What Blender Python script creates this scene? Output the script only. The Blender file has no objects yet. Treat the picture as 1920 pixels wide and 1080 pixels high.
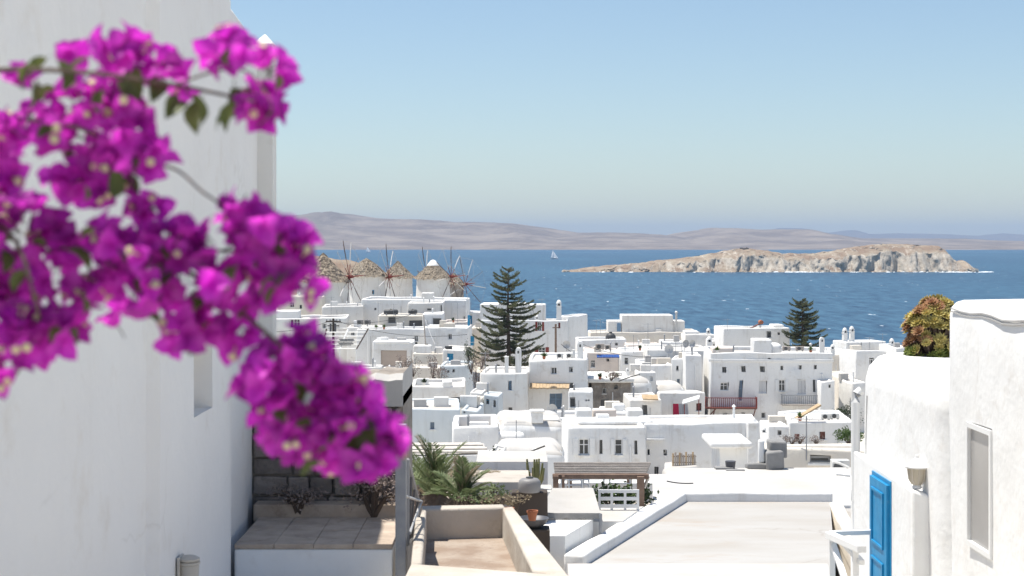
import bpy, bmesh, math, random
from mathutils import Vector, Matrix, noise
R = math.radians
random.seed(7)
scene = bpy.context.scene
col = scene.collection

# ------------------------------------------------------------------ camera
FPX = 3000.0          # focal length in photo pixels (1920 wide)
CAM_H = 22.0          # metres above the sea
HOR = 460.0           # photo row of the sea horizon
cam_d = bpy.data.cameras.new('camera')
cam_d.sensor_width = 36.0
cam_d.lens = FPX / 1920 * 36.0
cam_d.shift_y = -(540 - HOR) / 1920
cam_d.clip_start = 0.1
cam_d.clip_end = 120000
cam_d.dof.use_dof = True
cam_d.dof.focus_distance = 45
cam_d.dof.aperture_fstop = 5.2
cam = bpy.data.objects.new('camera', cam_d)
cam.location = (0, 0, CAM_H)
cam.rotation_euler = (R(90), 0, 0)
col.objects.link(cam)
scene.camera = cam

# ------------------------------------------------------------------ light
SUN_EL = R(72.5)
SUN_AZ = (-0.92, 0.39)            # horizontal direction towards the sun
world = bpy.data.worlds.new('World')
scene.world = world
world.use_nodes = True
wn = world.node_tree
for n in list(wn.nodes):
    wn.nodes.remove(n)
wo = wn.nodes.new('ShaderNodeOutputWorld')
wb = wn.nodes.new('ShaderNodeBackground')
sk = wn.nodes.new('ShaderNodeTexSky')
sk.sky_type = 'NISHITA'
sk.sun_disc = False
sk.sun_elevation = SUN_EL
sk.sun_rotation = math.atan2(SUN_AZ[0], SUN_AZ[1])
sk.altitude = 20
sk.air_density = 1
sk.dust_density = 0.4
sk.ozone_density = 2.5
wb.inputs['Strength'].default_value = 0.082
wn.links.new(sk.outputs[0], wb.inputs[0])
wn.links.new(wb.outputs[0], wo.inputs[0])
sun_d = bpy.data.lights.new('sun', 'SUN')
sun_d.energy = 4.2
sun_d.angle = R(0.55)
sun_d.color = (1.0, 0.95, 0.88)
sun = bpy.data.objects.new('sun', sun_d)
sdir = Vector((SUN_AZ[0] * math.cos(SUN_EL), SUN_AZ[1] * math.cos(SUN_EL), math.sin(SUN_EL))).normalized()
sun.rotation_euler = sdir.to_track_quat('Z', 'Y').to_euler()
sun.location = (0, 0, 60)
col.objects.link(sun)
scene.view_settings.view_transform = 'Standard'
scene.view_settings.look = 'None'
scene.view_settings.gamma = 1.0
scene.view_settings.use_white_balance = True
scene.view_settings.white_balance_temperature = 6600
scene.view_settings.white_balance_tint = 8
scene.view_settings.exposure = 0.72
scene.cycles.max_bounces = 8
scene.cycles.diffuse_bounces = 5
scene.cycles.volume_bounces = 1
scene.cycles.use_denoising = True
scene.cycles.sample_clamp_indirect = 8

HAZE = 0.00006
# ------------------------------------------------------------------ helpers
def at(px, py, Y):
    return Vector(((px - 960) * Y / FPX, Y, CAM_H + (HOR - py) * Y / FPX))

def interp(tab, x):
    if x <= tab[0][0]: return tab[0][1]
    for (a, va), (b, vb) in zip(tab, tab[1:]):
        if x <= b:
            return va + (vb - va) * (x - a) / (b - a)
    return tab[-1][1]

GZ = [(-30, 21.2), (0, 20.3), (10, 18.9), (17, 17.4), (22, 15.6), (30, 14.0), (55, 11.4), (85, 8.2), (110, 6.6),
      (150, 4.4), (200, 4.0), (260, 3.6), (310, 2.2), (345, -0.8), (400, -5)]
def gz(x, y):
    z = interp(GZ, y)
    d = math.hypot((x + 24) / 34.0, (y - 262) / 46.0)
    z += 9.2 * math.exp(-(d ** 2.6))
    return z

def tag(o, label=None, cat=None, group=None, kind=None):
    if label: o['label'] = label
    if cat: o['category'] = cat
    if group: o['group'] = group
    if kind: o['kind'] = kind
    return o

def thing(name, label, cat, loc=(0, 0, 0), rz=0, group=None):
    o = bpy.data.objects.new(name, None)
    o.empty_display_size = 0.3
    o.location = loc
    o.rotation_euler = (0, 0, rz)
    col.objects.link(o)
    return tag(o, label, cat, group)

def link(name, me, parent=None):
    o = bpy.data.objects.new(name, me)
    col.objects.link(o)
    if parent is not None:
        o.parent = parent
    return o

def copy_tree(o, parent=None):
    c = o.copy()
    col.objects.link(c)
    c.parent = parent
    for ch in o.children:
        copy_tree(ch, c)
    return c

# ------------------------------------------------------------------ materials
MATS = {}
def mat(name, c, c2=None, vs=1.5, amt=0.5, rough=0.8, metal=0.0, bump=0.0, bs=30.0, streak=None, stain=None,
        spec=0.3, transl=0.0, rnd=0.0, detail=5, stretch=None, bdist=0.02, crack=None):
    m = bpy.data.materials.new(name)
    m.use_nodes = True
    nt = m.node_tree
    N, L = nt.nodes, nt.links
    bs_ = N['Principled BSDF']
    out = N['Material Output']
    bs_.inputs['Roughness'].default_value = rough
    bs_.inputs['Metallic'].default_value = metal
    bs_.inputs['Specular IOR Level'].default_value = spec
    g = N.new('ShaderNodeNewGeometry')
    pos = g.outputs['Position']
    if stretch:
        mp = N.new('ShaderNodeMapping')
        mp.inputs['Scale'].default_value = stretch
        L.new(pos, mp.inputs['Vector'])
        pos = mp.outputs[0]
    def nz(scale, det=detail, p=pos, ro=0.55):
        t = N.new('ShaderNodeTexNoise')
        t.inputs['Scale'].default_value = scale
        t.inputs['Detail'].default_value = det
        t.inputs['Roughness'].default_value = ro
        L.new(p, t.inputs['Vector'])
        return t.outputs['Fac']
    def ramp(fac, a, b):
        r = N.new('ShaderNodeMapRange')
        r.inputs['From Min'].default_value = a
        r.inputs['From Max'].default_value = b
        L.new(fac, r.inputs['Value'])
        return r.outputs[0]
    def mix(fac, a, b, mode='MIX'):
        x = N.new('ShaderNodeMix')
        x.data_type = 'RGBA'
        x.blend_type = mode
        if isinstance(fac, float): x.inputs[0].default_value = fac
        else: L.new(fac, x.inputs[0])
        for s, i in ((a, 6), (b, 7)):
            if isinstance(s, (tuple, list)): x.inputs[i].default_value = (*s[:3], 1)
            else: L.new(s, x.inputs[i])
        return x.outputs[2]
    cur = c
    if c2:
        f = ramp(nz(vs), 0.5 - 0.25 / max(amt, .01) * .5, 0.5 + 0.25 / max(amt, .01) * .5)
        cur = mix(f, c, c2)
    if streak:      # (colour, strength): rain runs down a wall
        mp = N.new('ShaderNodeMapping')
        mp.inputs['Scale'].default_value = (2.2, 2.2, 0.22)
        L.new(g.outputs['Position'], mp.inputs['Vector'])
        f = ramp(nz(1.0, 6, mp.outputs[0], .7), 0.55, 0.85)
        mm = N.new('ShaderNodeMath'); mm.operation = 'MULTIPLY'
        L.new(f, mm.inputs[0]); mm.inputs[1].default_value = streak[1]
        cur = mix(mm.outputs[0], cur, streak[0])
    if stain:       # (colour, strength, scale)
        f = ramp(nz(stain[2], 8, ro=.7), 0.56, 0.72)
        mm = N.new('ShaderNodeMath'); mm.operation = 'MULTIPLY'
        L.new(f, mm.inputs[0]); mm.inputs[1].default_value = stain[1]
        cur = mix(mm.outputs[0], cur, stain[0])
    if crack:       # (colour, strength, cells per metre): hairline cracks in the plaster
        wv = N.new('ShaderNodeVectorMath'); wv.operation = 'MULTIPLY_ADD'
        tn = N.new('ShaderNodeTexNoise'); tn.inputs['Scale'].default_value = 3.0; tn.inputs['Detail'].default_value = 4
        L.new(g.outputs['Position'], tn.inputs['Vector'])
        L.new(tn.outputs['Color'], wv.inputs[0]); wv.inputs[1].default_value = (.35, .35, .35); L.new(g.outputs['Position'], wv.inputs[2])
        vo = N.new('ShaderNodeTexVoronoi'); vo.feature = 'DISTANCE_TO_EDGE'; vo.inputs['Scale'].default_value = crack[2]
        L.new(wv.outputs[0], vo.inputs['Vector'])
        f = ramp(vo.outputs['Distance'], .010, .002)
        m1 = N.new('ShaderNodeMath'); m1.operation = 'MULTIPLY'; L.new(f, m1.inputs[0]); L.new(ramp(nz(.9, 3), .52, .6), m1.inputs[1])
        m2 = N.new('ShaderNodeMath'); m2.operation = 'MULTIPLY'; L.new(m1.outputs[0], m2.inputs[0]); m2.inputs[1].default_value = crack[1]
        cur = mix(m2.outputs[0], cur, crack[0])
    if rnd:
        oi = N.new('ShaderNodeObjectInfo')
        hs = N.new('ShaderNodeHueSaturation')
        mr = N.new('ShaderNodeMapRange')
        mr.inputs['To Min'].default_value = 1 - rnd
        mr.inputs['To Max'].default_value = 1 + rnd
        L.new(oi.outputs['Random'], mr.inputs['Value'])
        L.new(mr.outputs[0], hs.inputs['Value'])
        if isinstance(cur, (tuple, list)): hs.inputs['Color'].default_value = (*cur, 1)
        else: L.new(cur, hs.inputs['Color'])
        cur = hs.outputs[0]
    if isinstance(cur, (tuple, list)):
        bs_.inputs['Base Color'].default_value = (*cur, 1)
    else:
        L.new(cur, bs_.inputs['Base Color'])
    if bump:
        b = N.new('ShaderNodeBump')
        b.inputs['Strength'].default_value = bump
        b.inputs['Distance'].default_value = bdist
        mh = N.new('ShaderNodeMath'); mh.operation = 'MULTIPLY_ADD'
        L.new(nz(bs * .17, 3), mh.inputs[0]); mh.inputs[1].default_value = 3.5; L.new(nz(bs, 6), mh.inputs[2])
        L.new(mh.outputs[0], b.inputs['Height'])
        L.new(b.outputs[0], bs_.inputs['Normal'])
    if transl:
        tr = N.new('ShaderNodeBsdfTranslucent')
        if isinstance(cur, (tuple, list)): tr.inputs['Color'].default_value = (*cur, 1)
        else: L.new(cur, tr.inputs['Color'])
        ms = N.new('ShaderNodeMixShader')
        ms.inputs[0].default_value = transl
        L.new(bs_.outputs[0], ms.inputs[1]); L.new(tr.outputs[0], ms.inputs[2])
        L.new(ms.outputs[0], out.inputs['Surface'])
    MATS[name] = m
    return m

WARM = (0.52, 0.47, 0.40)
mat('white', (0.82, 0.815, 0.80), (0.76, 0.75, 0.73), .5, .6, .85, bump=.35, bs=9, streak=((0.44, 0.40, 0.345), .75), stain=((0.52, 0.47, 0.40), .6, .9), rnd=.02, bdist=.03)
mat('white2', (0.80, 0.79, 0.76), (0.72, 0.69, 0.65), .6, .6, .85, bump=.35, bs=9, streak=((0.42, 0.37, 0.32), .75), stain=((0.50, 0.44, 0.37), .65, 1.0), rnd=.02, bdist=.03)
mat('nearwhite', (0.83, 0.83, 0.82), (0.77, 0.765, 0.75), 1.6, .8, .85, bump=.45, bs=12, streak=((0.66, 0.63, 0.59), .3), stain=((0.66, 0.62, 0.57), .45, 2.6), bdist=.012, crack=((0.62, 0.59, 0.55), .3, .7))
mat('shadewall', (0.87, 0.845, 0.81), (0.83, 0.80, 0.765), .8, .6, .85, bump=.45, bs=11, streak=((0.68, 0.64, 0.58), .22), stain=((0.66, 0.58, 0.48), .35, 1.4), crack=((0.66, 0.62, 0.57), .3, .55), bdist=.012)
mat('roofwhite', (0.53, 0.52, 0.505), (0.445, 0.42, 0.39), .5, .9, .85, bump=.3, bs=6, stain=((0.60, 0.54, 0.46), .55, .45), bdist=.03)
mat('cream', (0.74, 0.69, 0.61), (0.66, 0.60, 0.52), .7, .6, .85, bump=.35, bs=9, streak=((0.48, 0.42, 0.35), .5), bdist=.03)
mat('bluewash', (0.66, 0.70, 0.72), (0.58, 0.62, 0.63), .5, .7, .85, bump=.3, bs=9, streak=((0.42, 0.43, 0.41), .6), bdist=.03)  # white wall with the blue of shade put into its colour
mat('pinkwash', (0.70, 0.63, 0.58), (0.62, 0.55, 0.50), .7, .6, .85, bump=.3, bs=9, streak=((0.45, 0.38, 0.33), .5), bdist=.03)
mat('greywash', (0.50, 0.49, 0.475), (0.42, 0.405, 0.39), .9, .6, .9, bump=.5, bs=9, streak=((0.30, 0.28, 0.26), .5), bdist=.02)
mat('concrete', (0.50, 0.455, 0.40), (0.40, 0.36, 0.315), 1.6, .8, .9, bump=.6, bs=25, stain=((0.27, 0.215, 0.17), .7, 2.3), bdist=.01)
mat('mud', (0.27, 0.205, 0.16), (0.36, 0.30, 0.25), 3.0, 1.2, .95, bump=.8, bs=18, stain=((0.17, 0.115, 0.085), .8, 6), bdist=.015)
mat('terrace', (0.425, 0.415, 0.40), (0.37, 0.345, 0.315), .6, .9, .85, bump=.3, bs=7, stain=((0.36, 0.285, 0.22), .6, .8), bdist=.02, stretch=(.5, 1.4, 1), crack=((0.26, 0.23, 0.20), .4, .35))
mat('plinth', (0.49, 0.405, 0.33), (0.38, 0.305, 0.245), 4, 1.0, .9, bump=.6, bs=30, stain=((0.22, 0.175, .14), .6, 6), bdist=.008)
mat('stone', (0.175, 0.15, 0.14), (0.26, 0.225, 0.20), 3.5, .9, .9, bump=.9, bs=22, stain=((0.10, 0.085, 0.08), .7, 4), rnd=.25, bdist=.02)
mat('mortar', (0.30, 0.27, 0.24), (0.22, 0.195, 0.175), 5, .8, .95, bump=.7, bs=30)
mat('rubble', (0.36, 0.32, 0.28), (0.22, 0.19, 0.165), 1.2, 1.0, .95, bump=.9, bs=6, stain=((0.55, 0.52, .48), .6, 1.0), bdist=.08)
mat('ground', (0.62, 0.585, 0.53), (0.48, 0.45, 0.40), .25, .8, .95, bump=.5, bs=3, bdist=.05)
mat('thatch', (0.44, 0.37, 0.29), (0.20, 0.16, 0.12), 2.2, 1.6, .95, bump=1.0, bs=9, stretch=(3, 3, .6), bdist=.1, rnd=.06)
mat('thatch_dark', (0.36, 0.295, 0.225), (0.12, 0.095, 0.075), 2.2, 1.6, .95, bump=1.0, bs=9, bdist=.1)
mat('glass', (0.035, 0.04, 0.045), rough=.12, spec=.5)
mat('glass_blue', (0.10, 0.15, 0.21), rough=.12, spec=.5)
mat('glass_grey', (0.36, 0.35, 0.34), (0.31, .30, .29), 2, .5, rough=.25, spec=.4)
mat('frame_white', (0.76, 0.76, 0.75), rough=.5)
mat('shutter_pale', (0.60, 0.60, 0.60), rough=.6)
mat('rim', (0.52, 0.485, 0.435), (0.43, 0.385, 0.335), 2.0, .9, .9, bump=.6, bs=22, stain=((0.40, 0.33, 0.27), .7, 2.6), bdist=.01)
mat('frame_grey', (0.30, 0.30, 0.30), rough=.5)
mat('blue', (0.015, 0.21, 0.40), (0.02, 0.25, 0.45), 6, .5, rough=.45, spec=.4)
mat('bluedoor', (0.0, 0.20, 0.42), (0.01, 0.25, 0.50), 5, .8, rough=.5, spec=.4, bump=.3, bs=40, streak=((0.03, 0.16, 0.30), .4), stain=((0.10, 0.30, 0.45), .5, 9), bdist=.004)
mat('bluefaded', (0.16, 0.26, 0.38), rough=.6)
mat('red', (0.20, 0.035, 0.03), (0.25, .055, .045), 4, .6, rough=.6)
mat('redbrown', (0.16, 0.06, 0.045), (0.12, .045, .035), 4, .6, rough=.6)
mat('darkred_dark', (0.10, 0.035, 0.03), rough=.6)
mat('beigepanel', (0.48, 0.40, 0.345), (0.43, .36, .31), 2, .5, rough=.7)
mat('awning', (0.50, 0.37, 0.235), (0.40, .29, .18), 4, .8, rough=.9, bump=.4, bs=15)
mat('canvas', (0.52, 0.50, 0.475), (0.47, .45, .42), 1.5, .6, rough=.9, bump=.3, bs=8, transl=.15)
mat('greytarp', (0.22, 0.215, 0.21), (0.30, .295, .29), 3, .8, rough=.7, bump=.4, bs=8)
mat('wood', (0.27, 0.185, 0.135), (0.20, .135, .10), 5, .8, rough=.8, bump=.5, bs=30)
mat('wood_grey', (0.46, 0.41, 0.365), (0.36, .315, .28), 5, .8, rough=.85, bump=.5, bs=30)
mat('wood_pale', (0.62, 0.575, 0.52), (0.50, .455, .40), 5, .8, rough=.85)
mat('wood_dark', (0.07, 0.055, 0.045), rough=.8)
mat('spar_red', (0.23, 0.045, 0.035), (0.16, .04, .03), 5, .7, rough=.7)
mat('spar_pale', (0.55, 0.535, 0.52), rough=.7)
mat('spar_dark', (0.14, 0.11, 0.10), rough=.8)
mat('tank_black', (0.055, 0.058, 0.062), (0.085, .085, .085), 2, .6, rough=.5)
mat('tank_grey', (0.20, 0.195, 0.195), (0.26, .25, .245), 2, .6, rough=.5)
mat('metal_grey', (0.25, 0.26, 0.285), (0.31, .32, .335), 8, .6, rough=.5, metal=.2, stain=((0.42, 0.40, 0.38), .5, 20))
mat('metal_dark', (0.10, 0.10, 0.11), rough=.5, metal=.3)
mat('metal_pale', (0.52, 0.52, 0.52), rough=.45, metal=.3)
mat('ac_white', (0.66, 0.655, 0.63), rough=.5)
mat('ac_dark', (0.09, 0.09, 0.09), rough=.6)
mat('rope', (0.36, 0.34, 0.31), rough=.9)
mat('cable', (0.04, 0.04, 0.042), rough=.7)
mat('cable_pale', (0.45, 0.44, 0.43), rough=.7)
mat('terracotta', (0.42, 0.16, 0.085), (0.34, .13, .075), 5, .7, rough=.9)
mat('pine', (0.085, 0.105, 0.060), (0.165, .18, .10), 1.2, .9, rough=.8, transl=.15)
mat('pine_wood', (0.10, 0.075, 0.06), rough=.9)
mat('palmleaf', (0.10, 0.145, 0.06), (0.22, .255, .13), 4, .8, rough=.6, transl=.25)
mat('palmdry', (0.25, 0.205, 0.14), (0.33, .27, .19), 4, .8, rough=.8, transl=.2)
mat('bushleaf', (0.055, 0.105, 0.028), (0.115, .17, .05), 4, .8, rough=.6, transl=.25)
mat('bushdark', (0.032, 0.055, 0.025), (0.06, .085, .04), 4, .8, rough=.7, transl=.2)
mat('twigs', (0.20, 0.165, 0.145), (0.29, .23, .21), 4, .8, rough=.9)
mat('cactus', (0.16, 0.165, 0.07), (0.24, .225, .10), 6, .8, rough=.7)
mat('bark', (0.15, 0.11, 0.085), (0.10, .07, .055), 20, .7, rough=.9, bump=.5, bs=90)
mat('bract', (0.68, 0.06, 0.59), (0.55, .026, .49), 30, 1.2, rough=.5, spec=.5, transl=.5, rnd=.32, bump=.3, bs=160, bdist=.002)
mat('blossom', (0.80, 0.70, 0.46), rough=.7, transl=.3)
mat('leafgreen', (0.085, 0.115, 0.03), (0.14, .17, .055), 30, .7, rough=.5, transl=.35, rnd=.2)
mat('aeo_yellow', (0.58, 0.47, 0.15), (0.46, .40, .15), 14, .8, rough=.5, transl=.15, rnd=.2)
mat('aeo_red', (0.36, 0.18, 0.10), (0.44, .26, .13), 14, .8, rough=.5, transl=.15, rnd=.25)
mat('aeo_green', (0.13, 0.175, 0.03), (0.20, .23, .05), 14, .8, rough=.5, transl=.15, rnd=.2)
mat('lamp_cream', (0.62, 0.56, 0.45), (0.54, .485, .39), 8, .6, rough=.4, transl=.2)
mat('beige_plastic', (0.55, 0.50, 0.43), rough=.5)
mat('cloth_red', (0.36, 0.02, 0.06), rough=.9)
mat('cloth_grey', (0.33, 0.34, 0.38), rough=.9)
mat('cloth_blue', (0.02, 0.07, 0.26), rough=.9)
mat('boatwhite', (0.85, 0.85, 0.85), rough=.5)
mat('foam', (0.85, 0.87, 0.88), (0.7, .76, .8), .3, .8, rough=.9)

# sea: deep blue with wind ripples and a few whitecaps
def sea_material():
    m = bpy.data.materials.new('sea_water')
    m.use_nodes = True
    nt = m.node_tree; N, L = nt.nodes, nt.links
    p = N['Principled BSDF']
    p.inputs['Roughness'].default_value = 0.42
    p.inputs['Specular IOR Level'].default_value = 0.22
    g = N.new('ShaderNodeNewGeometry')
    def nz(sc, det, ro, stretch):
        mp = N.new('ShaderNodeMapping'); mp.inputs['Scale'].default_value = stretch
        L.new(g.outputs['Position'], mp.inputs['Vector'])
        t = N.new('ShaderNodeTexNoise'); t.inputs['Scale'].default_value = sc
        t.inputs['Detail'].default_value = det; t.inputs['Roughness'].default_value = ro
        L.new(mp.outputs[0], t.inputs['Vector'])
        return t.outputs['Fac']
    def rng(f, a, b, c=0., d=1.):
        r = N.new('ShaderNodeMapRange')
        for k, v in zip(('From Min', 'From Max', 'To Min', 'To Max'), (a, b, c, d)): r.inputs[k].default_value = v
        L.new(f, r.inputs['Value']); return r.outputs[0]
    def mix(f, a, b):
        x = N.new('ShaderNodeMix'); x.data_type = 'RGBA'; L.new(f, x.inputs[0])
        for s, i in ((a, 6), (b, 7)):
            if isinstance(s, tuple): x.inputs[i].default_value = (*s, 1)
            else: L.new(s, x.inputs[i])
        return x.outputs[2]
    wave = nz(1.0, 5, .68, (.24, .045, 1))         # choppy wave faces, their light and dark put into the colour
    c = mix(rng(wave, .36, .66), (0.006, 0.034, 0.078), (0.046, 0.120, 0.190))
    band = nz(1.0, 3, .5, (.0035, .0011, 1))      # broad wind lanes
    c = mix(rng(band, .46, .66, 0, .5), c, (0.042, 0.120, 0.190))
    cap = nz(1.0, 2, .55, (.30, .06, 1))
    c = mix(rng(cap, .715, .745), c, (0.75, 0.80, 0.84))
    L.new(c, p.inputs['Base Color'])
    b = N.new('ShaderNodeBump'); b.inputs['Strength'].default_value = .6; b.inputs['Distance'].default_value = .6
    L.new(nz(1.0, 3, .55, (.3, .09, 1)), b.inputs['Height']); L.new(b.outputs[0], p.inputs['Normal'])
    MATS['sea'] = m

def rock_material(name, top, cliff, dark, sc):
    m = bpy.data.materials.new(name)
    m.use_nodes = True
    nt = m.node_tree; N, L = nt.nodes, nt.links
    p = N['Principled BSDF']; p.inputs['Roughness'].default_value = .95; p.inputs['Specular IOR Level'].default_value = .1
    g = N.new('ShaderNodeNewGeometry')
    def nz(s, det=8, ro=.65):
        t = N.new('ShaderNodeTexNoise'); t.inputs['Scale'].default_value = s
        t.inputs['Detail'].default_value = det; t.inputs['Roughness'].default_value = ro
        L.new(g.outputs['Position'], t.inputs['Vector']); return t.outputs['Fac']
    def rng(f, a, b, c=0., d=1.):
        r = N.new('ShaderNodeMapRange')
        for k, v in zip(('From Min', 'From Max', 'To Min', 'To Max'), (a, b, c, d)): r.inputs[k].default_value = v
        L.new(f, r.inputs['Value']); return r.outputs[0]
    def mix(f, a, b):
        x = N.new('ShaderNodeMix'); x.data_type = 'RGBA'; L.new(f, x.inputs[0])
        for s, i in ((a, 6), (b, 7)):
            if isinstance(s, tuple): x.inputs[i].default_value = (*s, 1)
            else: L.new(s, x.inputs[i])
        return x.outputs[2]
    sx = N.new('ShaderNodeSeparateXYZ'); L.new(g.outputs['True Normal'], sx.inputs[0])
    ad = N.new('ShaderNodeMath'); ad.operation = 'ADD'
    L.new(sx.outputs[2], ad.inputs[0]); L.new(rng(nz(sc), .3, .7, -.2, .2), ad.inputs[1])
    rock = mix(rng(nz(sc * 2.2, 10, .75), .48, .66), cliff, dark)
    grass = mix(rng(nz(sc * .7), .42, .62), top[0], top[1])
    c = mix(rng(ad.outputs[0], .62, .86), rock, grass)
    L.new(c, p.inputs['Base Color'])
    b = N.new('ShaderNodeBump'); b.inputs['Strength'].default_value = .7; b.inputs['Distance'].default_value = .12 / sc
    L.new(nz(sc * 3), b.inputs['Height']); L.new(b.outputs[0], p.inputs['Normal'])
    MATS[name] = m
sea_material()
rock_material('islet_rock', ((0.235, 0.175, 0.135), (0.33, 0.28, 0.22)), (0.50, 0.45, 0.385), (0.34, 0.285, 0.23), .09)  # darker tone puts the shade of crevices into the cliff colour
rock_material('hill_rock', ((0.175, 0.135, 0.105), (0.285, 0.23, 0.18)), (0.28, 0.225, 0.175), (0.19, 0.148, 0.118), .005)
rock_material('far_rock', ((0.16, 0.14, 0.13), (0.2, 0.17, 0.15)), (0.2, 0.17, 0.15), (0.14, 0.12, 0.11), .0005)

# ------------------------------------------------------------------ mesh builder
class MB:
    def __init__(s):
        s.v = []; s.f = []; s.mi = []; s.cm = 0; s.T = None
    def P(s, p):
        p = Vector(p)
        if s.T is not None: p = s.T(p)
        s.v.append((p.x, p.y, p.z)); return len(s.v) - 1
    def face(s, *ids):
        s.f.append(tuple(ids)); s.mi.append(s.cm)
    def quad(s, a, b, c, d):
        s.face(s.P(a), s.P(b), s.P(c), s.P(d))
    def tri(s, a, b, c):
        s.face(s.P(a), s.P(b), s.P(c))
    def box(s, x0, x1, y0, y1, z0, z1):
        i = [s.P((x, y, z)) for z in (z0, z1) for y in (y0, y1) for x in (x0, x1)]
        for q in ((0, 2, 3, 1), (4, 5, 7, 6), (0, 1, 5, 4), (2, 6, 7, 3), (0, 4, 6, 2), (1, 3, 7, 5)):
            s.face(*[i[k] for k in q])
        return s
    def hexa(s, pts):       # 8 points, bottom 4 then top 4, both counter-clockwise
        i = [s.P(p) for p in pts]
        for q in ((3, 2, 1, 0), (4, 5, 6, 7), (0, 1, 5, 4), (1, 2, 6, 5), (2, 3, 7, 6), (3, 0, 4, 7)):
            s.face(*[i[k] for k in q])
        return s
    def tube(s, pts, r, n=6, cap=True):
        pts = [Vector(p) for p in pts]
        rs = r if isinstance(r, (list, tuple)) else [r] * len(pts)
        rings = []
        for k, p in enumerate(pts):
            d = (pts[min(k + 1, len(pts) - 1)] - pts[max(k - 1, 0)]).normalized()
            a = d.cross(Vector((0, 0, 1)))
            if a.length < .05: a = d.cross(Vector((1, 0, 0)))
            a.normalize(); b = a.cross(d)
            rings.append([s.P(p + (a * math.cos(t) + b * math.sin(t)) * rs[k]) for t in [2 * math.pi * j / n for j in range(n)]])
        for A, B in zip(rings, rings[1:]):
            for j in range(n):
                s.face(A[j], A[(j + 1) % n], B[(j + 1) % n], B[j])
        if cap:
            s.face(*rings[0][::-1]); s.face(*rings[-1])
        return s
    def lathe(s, prof, n=16, c=(0, 0), jit=0.0, capb=True):
        rings = []
        for r, z in prof:
            if r < 1e-4:
                rings.append([s.P((c[0], c[1], z))])
            else:
                rings.append([s.P((c[0] + (r + random.uniform(-jit, jit)) * math.cos(2 * math.pi * j / n),
                                   c[1] + (r + random.uniform(-jit, jit)) * math.sin(2 * math.pi * j / n),
                                   z + random.uniform(-jit, jit))) for j in range(n)])
        for A, B in zip(rings, rings[1:]):
            if len(A) == 1 and len(B) == 1: continue
            for j in range(n):
                k = (j + 1) % n
                if len(A) == 1: s.face(A[0], B[k], B[j])
                elif len(B) == 1: s.face(A[j], A[k], B[0])
                else: s.face(A[j], A[k], B[k], B[j])
        if capb and len(rings[0]) > 1: s.face(*rings[0][::-1])
        if len(rings[-1]) > 1: s.face(*rings[-1])
        return s
    def leaf(s, p, d, up, l, w, bend=0.0):
        p = Vector(p); d = Vector(d).normalized(); sd = d.cross(Vector(up))
        if sd.length < 1e-3: sd = d.cross(Vector((.3, 1, .2)))
        sd.normalize(); n = sd.cross(d)
        m = p + d * l * .5 + n * bend * l
        s.face(s.P(p), s.P(m + sd * w * .5), s.P(p + d * l), s.P(m - sd * w * .5))
    def mesh(s, name, mats, smooth=False, sharp=40):
        me = bpy.data.meshes.new(name)
        me.from_pydata(s.v, [], s.f)
        ml = mats if isinstance(mats, (list, tuple)) else [mats]
        for m in ml: me.materials.append(MATS[m] if isinstance(m, str) else m)
        if len(ml) > 1:
            me.polygons.foreach_set('material_index', s.mi)
        if smooth:
            me.polygons.foreach_set('use_smooth', [True] * len(me.polygons))
            if sharp < 180: me.set_sharp_from_angle(angle=R(sharp))
        me.update()
        return me
    def build(s, name, mats, parent=None, smooth=False, bevel=0.0, seg=2, sharp=40):
        o = link(name, s.mesh(name, mats, smooth, sharp), parent)
        if bevel:
            b = o.modifiers.new('bevel', 'BEVEL'); b.width = bevel; b.segments = seg
            b.limit_method = 'ANGLE'; b.angle_limit = R(40)
            if not smooth:
                pass
        return o

def jitter(p, amp, sc=.45):
    return p + noise.noise_vector(p * sc) * amp

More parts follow.
